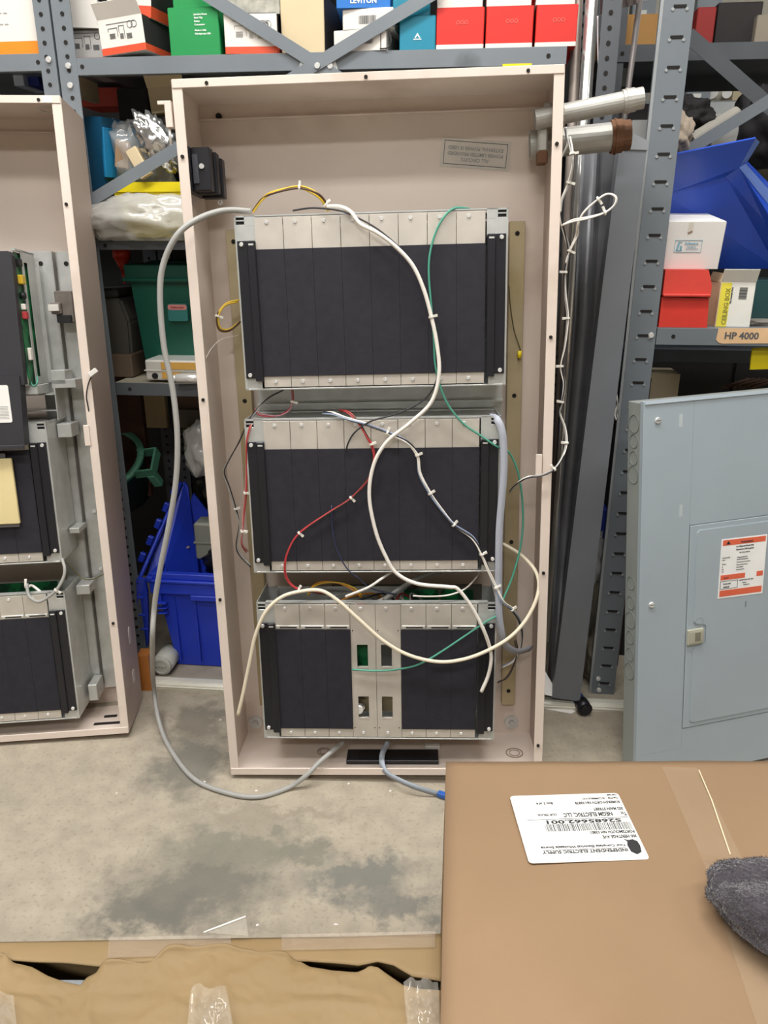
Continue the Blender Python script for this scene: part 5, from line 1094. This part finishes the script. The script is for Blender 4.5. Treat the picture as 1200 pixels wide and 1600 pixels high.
# cream plate on the middle chassis
FU = ML; p = ML.at(0, 716, -.012); q = ML.at(33, 817, -.012)
b = NB(); bx(b, (p.x-.09, -.020, q.z), (q.x, -.012, p.z), .0015); bx(b, (p.x-.08, -.0122, p.z), (q.x-.014, -.010, p.z+.010), mi=1); bx(b, (p.x-.05, -.0122, q.z-.008), (q.x-.004, -.010, q.z), mi=1)
single('cream_card', 'cream card fixed over the black front of the left cabinet chassis', 'card', b, [mat('cream_card', '#DCCB98', .6), mat('grey_tape', '#77767A', .5)], ML.sub((0, 0, 0)))
for (px, py, w_, h_) in ((100, 672, .03, .03), (112, 828, .022, .012), (125, 920, .03, .022), (140, 1080, .02, .04), (62, 590, .03, .03), (75, 600, .05, .018)):
    p = ML.at(px, py, .07); b = NB(); bx(b, (.2315, .06, p.z-h_/2), (.2315+w_, .117, p.z+h_/2), .001); obj('side_bracket', b, GALV, box2)
b = NB(); bx(b, (.10, .06, .74), (.235, .13, .742)); bx(b, (.10, .05, .775), (.235, .13, .777)); bx(b, (.235, .06, .72), (.237, .13, .80)); obj('side_bracket', b, GALV, box2)
b = NB(); bx(b, (.06, .085, .27), (.2, .087, .303)); obj('circuit_board', b, PCB, dC)
wire('green_yellow_wire', 'green wire with yellow stripe running down beside the control unit in the left cabinet', 'wire', ML, [(33, 480, .0), (34, 500, .0), (36, 530, .0), (40, 560, .0), (45, 590, .0), (52, 603, .0), (58, 598, .0), (58, 588, .01)], .0018, [GREENW])
wire('grey_loop_cable', 'grey white cable loop hanging above the lowest chassis of the left cabinet', 'cable', ML,
     [(97, 873, .0), (101, 888, -.01), (99, 903, -.015), (88, 922, -.02), (72, 935, -.02), (58, 940, -.02), (45, 930, -.01), (42, 912, .0)], .0036, [GREYW], ties=(3,))
wire('olive_side_wire', 'thin olive wire bending over the right lip of the left cabinet', 'wire', ML, [(104, 878, .02), (118, 893, .03), (130, 904, .03), (145, 905, .02), (160, 898, .0), (166, 896, .0)], .0014, [mat('olive_wire', '#5D5A3C', .5)], n=6)
wire('black_lip_wire', 'short black wire with a white plug over the right lip of the left cabinet', 'wire', ML, [(140, 648, .0), (137, 632, -.006), (135, 618, -.008), (138, 600, -.008), (143, 588, -.008)], .0014, [BLACKW], n=6)
p = ML.at(146, 582, -.008); b = NB(); bx(b, (-.010, -.004, -.005), (.010, .004, .005), .001); single('white_plug', 'small white plug on the end of the black wire at the left cabinet lip', 'plug', b, WBOX, ML.sub((p.x, -.012, p.z), roll=R(-35)))
wire('white_connector_wire', 'white wire with connector in the open top of the left cabinet lowest chassis', 'wire', ML, [(40, 905, .0), (41, 918, .0), (50, 915, .02), (65, 926, .01)], .003, [WHITEW], n=6)

# ------------------------------------------------------------------ cartons in front
ZC = .366
cs = [W0.flat(697, 1187, ZC), W0.flat(1480, 1184, ZC), W0.flat(1560, 1760, ZC), W0.flat(685, 1760, ZC)]
org = cs[0].copy(); FC = Frame(TR((org.x, org.y, 0), (0, 0, 0))); cl = [Vector((p.x-org.x, p.y-org.y)) for p in cs]
t = thing('cardboard_carton', 'large plain cardboard carton with an upside-down shipping label at the front', 'box', FC)
b = NB(); n = 30; G = []
for j in range(n+1):
    row = []
    for i in range(n+1):
        u, v = i/n, j/n
        p = (cl[0]*(1-u)+cl[1]*u)*(1-v) + (cl[3]*(1-u)+cl[2]*u)*v
        e = min(u, 1-u, v, 1-v)
        z = ZC - .004*max(0, 1-e*40)**2 + .0035*noise.noise(Vector((u*3, v*3, 1)))*min(1, e*8) + .003*math.sin(u*math.pi)*min(1, v*6)
        jj = .0015*noise.noise(Vector((u*9, v*9, 5))) if e == 0 else 0
        row.append(b.verts.new((p.x, p.y+jj, z)))
    G.append(row)
for j in range(n):
    for i in range(n): f = b.faces.new((G[j][i], G[j][i+1], G[j+1][i+1], G[j+1][i])); f.smooth = True
peri = G[0] + [G[j][n] for j in range(1, n+1)] + G[n][n-1::-1] + [G[j][0] for j in range(n-1, 0, -1)]
low = [b.verts.new((v.co.x, v.co.y, .0)) for v in peri]; k = len(peri)
for i in range(k): b.faces.new((peri[i], low[i], low[(i+1) % k], peri[(i+1) % k]))
b.faces.new(low)
obj('carton_body', b, CARD, t)
def flatstrip(pts, wd, z, fr):
    b = NB(); P = [fr.I @ W0.flat(x, y, z) for x, y in pts]; P = [Vector((p.x, p.y, z)) for p in P]
    sweep(b, P, [(-wd/2, -.0003), (wd/2, -.0003), (wd/2, .0003), (-wd/2, .0003)], up=Vector((0, 0, 1)), smooth=False); return b
obj('clear_tape', flatstrip([(1062, 1199), (1130, 1345), (1230, 1620)], .050, ZC+.0045, FC), film('seam_tape', .05, '#E8D8BC', .25), t)
obj('seam_line', flatstrip([(1092, 1203), (1112, 1250), (1141, 1335)], .0016, ZC+.0050, FC), mat('pale_seam', '#E2CFAE', .3), t, label='pale tape edge running over the carton')
# shipping label
lc = [W0.flat(*q, ZC+.0045) for q in ((805, 1244), (977, 1240), (1002, 1342), (817, 1350))]
ux = ((lc[1]-lc[0])+(lc[2]-lc[3]))/2; uy = ((lc[0]-lc[3])+(lc[1]-lc[2]))/2; LW, LH = ux.length, uy.length; cen = sum(lc, Vector())/4
ux.normalize(); 
LBL = FC.I @ (Matrix.Translation(cen) @ Matrix.Rotation(math.atan2(ux.y, ux.x), 4, 'Z'))
b = NB(); prism(b, rrect(-LW/2, -LH/2, LW/2, LH/2, .005), 'xy', 0, .0005); bmesh.ops.transform(b, matrix=LBL, verts=b.verts)
lb = obj('shipping_label', b, WHITEP, t, label='white shipping label read upside down')
UP = LBL @ Matrix.Translation((0, 0, .0007)) @ Matrix.Rotation(math.pi, 4, 'Z')     # label read from the far side
X = LW/2; Y = LH/2
# in the UP frame the text's left side is at the photo's right
def rt(x): return -X + x
def yy(t, h=0): return -Y + 2*Y*t - h*.36
def row(txt_, x, t, size, wd): return (txt_, -X + LW*x, yy(t, size), size, 'LEFT', LW*wd)
text(lb, 'lettering', [row('To:', .012, .335, .0095, .05), row('NEGM ELECTRIC, LLC', .135, .335, .0100, .44), row('302 MAIN STREET', .02, .255, .0070, .27),
      row('SOMERSWORTH NH 03878', .02, .15, .0066, .41), row('OUR TRUCK', .63, .32, .0055, .175), row('Box 2 of 4', .63, .14, .0058, .15),
      row('Cust PO# :   30 COMMERCE WAY', .02, .085, .0045, .33), row('Cust Rel#', .02, .035, .0042, .09),
      row('PORTSMOUTH NH 03801', .015, .605, .0068, .385), row('300 HERITAGE AVE', .015, .675, .0068, .295)], UP, INKD)
text(lb, 'number', [row('S2685662.001', .085, .435, .0085, .66)], UP, INKD)
text(lb, 'supplier_name', [row('INDEPENDENT ELECTRIC SUPPLY', .145, .865, .0070, .72), row('Your Complete Electrical Wholesale Source', .145, .80, .0052, .72)], UP, INKD)
b = NB(); rr = random.Random(4); q = rt(.003)
while q < X-.034:
    k_ = rr.choice((.0006, .0010, .0016)); prism(b, [(q, yy(.465)), (q+k_, yy(.465)), (q+k_, yy(.572)), (q, yy(.572))], 'xy', -.0002, .0001); q += k_ + rr.choice((.0006, .0010, .0014))
bmesh.ops.transform(b, matrix=UP, verts=b.verts); obj('barcode', b, INK, lb)
b = NB(); prism(b, [(rt(.002), yy(.388)), (X-.014, yy(.388)), (X-.014, yy(.394)), (rt(.002), yy(.394))], 'xy', -.0002, .0001); prism(b, [(rt(.024), yy(.832)), (X-.022, yy(.832)), (X-.022, yy(.836)), (rt(.024), yy(.836))], 'xy', -.0002, .0001)
bmesh.ops.transform(b, matrix=UP, verts=b.verts); obj('ruled_lines', b, INK, lb)
b = NB(); prism(b, [(rt(.004), Y*.62), (rt(.006), Y*.80), (rt(.013), Y*.86), (rt(.019), Y*.78), (rt(.020), Y*.60), (rt(.018), Y*.5), (rt(.021), Y*.42), (rt(.016), Y*.46), (rt(.010), Y*.44), (rt(.005), Y*.5)], 'xy', -.0002, .0002)
bmesh.ops.transform(b, matrix=UP, verts=b.verts); obj('printed_emblem', b, INKD, lb)
# fleece glove
gp = [W0.flat(*q, ZC+.02) for q in ((1112, 1370), (1150, 1332), (1215, 1345), (1130, 1440), (1215, 1520))]
FLEECE = mat('charcoal_fleece', '#423E43', .95, var=.35, scale=60, bump=.9, bscale=260, sheen=.6, spec=.1)
cen = W0.flat(1292, 1462, ZC+.03); FG = W0.sub((cen.x, cen.y, ZC+.006), yaw=R(-32))
b = NB(); vs = lumpy(b, (0, 0, .034), (.120, .066, .036), .10, 1.8, 61, 6, flat_z=0)
for v in b.verts:
    q = v.co*420; v.co += Vector((noise.noise(q), noise.noise(q+Vector((9, 0, 0))), noise.noise(q+Vector((0, 9, 0)))))*.0016
    k_ = max(0, min(1, (v.co.z-.02)/.02)); wv_ = v.co.y + .012*math.sin(v.co.x*30); v.co.z += k_*(.005*math.exp(-((wv_-.022)/.016)**2) - .005*math.exp(-((wv_+.008)/.012)**2))
t2 = thing('fleece_hat', 'charcoal fleece hat lying on the cardboard carton at the right edge', 'hat', FG)
obj('fleece_body', b, FLEECE, t2, smooth=True)
b = NB(); rr = random.Random(3)
me_ = bpy.data.meshes['fleece_body']
for poly in me_.polygons:
    if poly.center.z < .004 or rr.random() > .42: continue
    c_ = poly.center; nn = (poly.normal + Vector((rr.uniform(-.7, .7), rr.uniform(-.7, .7), rr.uniform(-.7, .7)))).normalized(); s_ = nn.orthogonal().normalized()*.00045; tp = c_ + nn*rr.uniform(.002, .0042)
    b.faces.new([b.verts.new(c_-s_), b.verts.new(c_+s_), b.verts.new(tp)])
obj('pile', b, FLEECE, t2, kind='stuff')

# torn tan carton at the lower left
ZT = .30
def wf(x, y, z=ZT): return W0.flat(x, y, z)
far = [(-260, 1470), (0, 1466), (170, 1463), (350, 1461), (520, 1458), (690, 1453)]
edge1 = [(-260, 1494), (0, 1497), (50, 1500), (110, 1503), (155, 1507), (250, 1500), (370, 1497), (480, 1499), (560, 1506), (590, 1500), (615, 1506), (645, 1524), (688, 1530)]
edge2 = [(-260, 1496), (0, 1500), (30, 1503), (50, 1508), (75, 1522), (100, 1531), (125, 1536), (136, 1524), (165, 1513), (205, 1510), (238, 1509), (250, 1500), (262, 1491), (300, 1489), (355, 1484), (380, 1493), (400, 1496), (470, 1500), (484, 1508), (520, 1514), (558, 1516), (572, 1510), (590, 1508), (604, 1518), (630, 1536), (655, 1542), (688, 1544)]
def interp(L, x):
    for (a, b_), (c, d) in zip(L, L[1:]):
        if a <= x <= c: return b_ + (d-b_)*(x-a)/(c-a)
    return L[-1][1]
o0 = wf(690, 1455); FT = Frame(TR((wf(200, 1460).x, wf(200, 1460).y, 0), (0, 0, 0)))
t = thing('torn_carton', 'low tan carton with a torn-open taped top at the lower left', 'box', FT)
def loc_(x, y, z): p = W0.flat(x, y, z); return FT.I @ p
xs = [-260 + 950*i/190 for i in range(191)]
def surf(rowf, nrow, th=.0025, smooth=True):
    b = NB(); rows = []
    for j in range(nrow+1): rows.append([b.verts.new(rowf(x, j/nrow)) for x in xs])
    for A, B in zip(rows, rows[1:]):
        for i in range(len(A)-1): f = b.faces.new((A[i], A[i+1], B[i+1], B[i])); f.smooth = smooth
    bmesh.ops.recalc_face_normals(b, faces=b.faces); bmesh.ops.solidify(b, geom=b.faces[:], thickness=th); return b
def nz(x, y, s=1, o=0): return noise.noise(Vector((x*.008*s, y*.02*s, o)))
def r_back(x, v):
    y0 = interp(far, x); y1 = interp(edge1, x); y = y0 + (y1-y0)*v; p = loc_(x, y, ZT)
    z = ZT - .006*(1-v)**3 + .0015*nz(x, y, 2)*v - .002*v; return Vector((p.x, p.y, z))
obj('back_flap', surf(r_back, 8), CARD2, t)
def gg(x):
    g = 1.0
    for lo, hi in ((20, 150), (462, 572), (585, 700)): g *= 1 - max(0, min(1, (x-lo+12)/14))*max(0, min(1, (hi+12-x)/14))
    return g
def ridged(x, y, s, o): return 1 - abs(2*nz(x, y, s, o))
def r_front(x, v):
    y0 = interp(edge2, x); y1 = 1790; y = y0 + (y1-y0)*(v**1.3); p = loc_(x, y, ZT)
    bump = gg(x)*.011*math.exp(-v*16)*(.8+.9*nz(x, 0, 2.5, 3)) - (1-gg(x))*.004*math.exp(-v*20); wr = .004*nz(x, y, 1.1, 7) + .0035*ridged(x, y*.6, .9, 11)**6 + .002*ridged(x*1.3, y, 2.1, 4)**5 + .0007*nz(x*6, y*3, 2, 9) - .004*math.exp(-((y-1552-14*nz(x, 0, 1.2, 2))/5)**2)*max(0, .4+nz(x, 0, 1.1, 5))
    return Vector((p.x, p.y, ZT + .001 + bump + wr*min(1, v*12)))
obj('front_flap', surf(r_front, 46), CARD2, t, label='crumpled tan front flap')
b = NB(); c0 = loc_(-260, 1470, ZT); c1 = loc_(688, 1455, ZT); c2 = loc_(688, 1790, ZT); c3 = loc_(-260, 1790, ZT)
poly = [c0, c1, c2, c3]
for i in range(4):
    a, c = poly[i], poly[(i+1) % 4]
    va = [b.verts.new((a.x, a.y, 0)), b.verts.new((c.x, c.y, 0)), b.verts.new((c.x, c.y, ZT-.006)), b.verts.new((a.x, a.y, ZT-.006))]; b.faces.new(va)
f = b.faces.new([b.verts.new((p.x, p.y, .01)) for p in poly]); obj('carton_walls', b, CARD2, t)
b = NB(); c0 = loc_(60, 1512, ZT-.02); c1 = loc_(140, 1520, ZT-.02); bx(b, (c0.x, c0.y-.05, ZT-.03), (c1.x, c0.y-.012, ZT-.025)); obj('inner_plate', b, mat('grey_contents', '#8A8E90', .5), t, label='grey contents seen through the tear')
def sheet(name, label, pts, z, m, seed=1, amp=.01, fr=FT, parent=None, rise=0):
    """crumpled patch of film over a pixel quad on the carton top"""
    b = NB(); A, B_, C_, D_ = [loc_(x, y, z) for x, y in pts]; n = 14; rows = []
    for j in range(n+1):
        row = []
        for i in range(n+1):
            u, v = i/n, j/n; p = (A*(1-u)+B_*u)*(1-v) + (D_*(1-u)+C_*u)*v
            row.append(b.verts.new(p + Vector((0, 0, amp*(noise.noise(Vector((u*2.6, v*2.6, seed)))+.6*abs(noise.noise(Vector((u*6, v*6, seed+5))))) + rise*v))))
        rows.append(row)
    for P_, Q in zip(rows, rows[1:]):
        for i in range(n): f = b.faces.new((P_[i], P_[i+1], Q[i+1], Q[i])); f.smooth = True
    bmesh.ops.solidify(b, geom=b.faces[:], thickness=.0004)
    return obj(name, b, m, parent, label=label)
TAPEF = film('packing_tape_film', .20, '#E9E2D4', .08)
sheet('loose_tape', 'crumpled clear packing tape on the torn flap', [(300, 1545), (352, 1540), (372, 1640), (286, 1650)], ZT+.022, TAPEF, 3, .016, parent=t)
sheet('loose_tape', 'clear packing tape curling at the carton corner', [(630, 1535), (684, 1530), (690, 1640), (640, 1650)], ZT+.022, TAPEF, 5, .014, parent=t)
sheet('loose_tape', 'clear packing tape at the far left of the carton', [(-60, 1545), (20, 1550), (30, 1640), (-60, 1640)], ZT+.02, TAPEF, 9, .012, parent=t)
sheet('taped_seam', 'clear tape band over the back flap', [(170, 1464), (360, 1461), (362, 1490), (168, 1497)], ZT+.001, film('seam_tape2', .16, '#E8D8C8', .2), 9, .0006, parent=t)
sheet('taped_seam', 'clear tape band over the right of the back flap', [(440, 1460), (680, 1455), (680, 1480), (440, 1485)], ZT+.001, film('seam_tape2', .16, '#E8D8C8', .2), 4, .0006, parent=t)
a = W0.flat(318, 1457, ZT+.012); c = W0.flat(384, 1432, ZT+.02); d_ = W0.flat(388, 1462, ZT+.004)
b = NB(); P3 = [FT.I @ q for q in (a, c, d_)]; vs = [b.verts.new(q) for q in P3]; b.faces.new(vs); bmesh.ops.solidify(b, geom=b.faces[:], thickness=.0006); obj('tape_tab', b, TAPEF, t, label='clear tape tab standing up at the back edge')
b = NB(); cyl(b, P3[0], P3[1], .0011, 8); obj('tape_edge', b, mat('shiny_tape_edge', '#F2F0EA', .15, coat=.5), t, label='bright folded tape edge')

# small floor chips
rr = random.Random(11)
for i, (x, y) in enumerate(((402, 1446), (320, 1222), (545, 1225), (400, 1166+70), (525, 1465-20), (182, 1240), (610, 1236), (480, 1216), (345, 1125))):
    p = W0.flat(x, y, 0); b = NB(); prism(b, [(.004*math.cos(a_)*rr.uniform(.5, 1.1), .003*math.sin(a_)*rr.uniform(.5, 1.1)) for a_ in [k*math.pi*2/6 for k in range(6)]], 'xy', 0, .0012)
    single('paint_chip', 'tiny pale chip lying on the concrete floor', 'debris', b, WBOX, W0.sub((p.x, p.y, 0.0)), group='pale chips scattered on the floor')
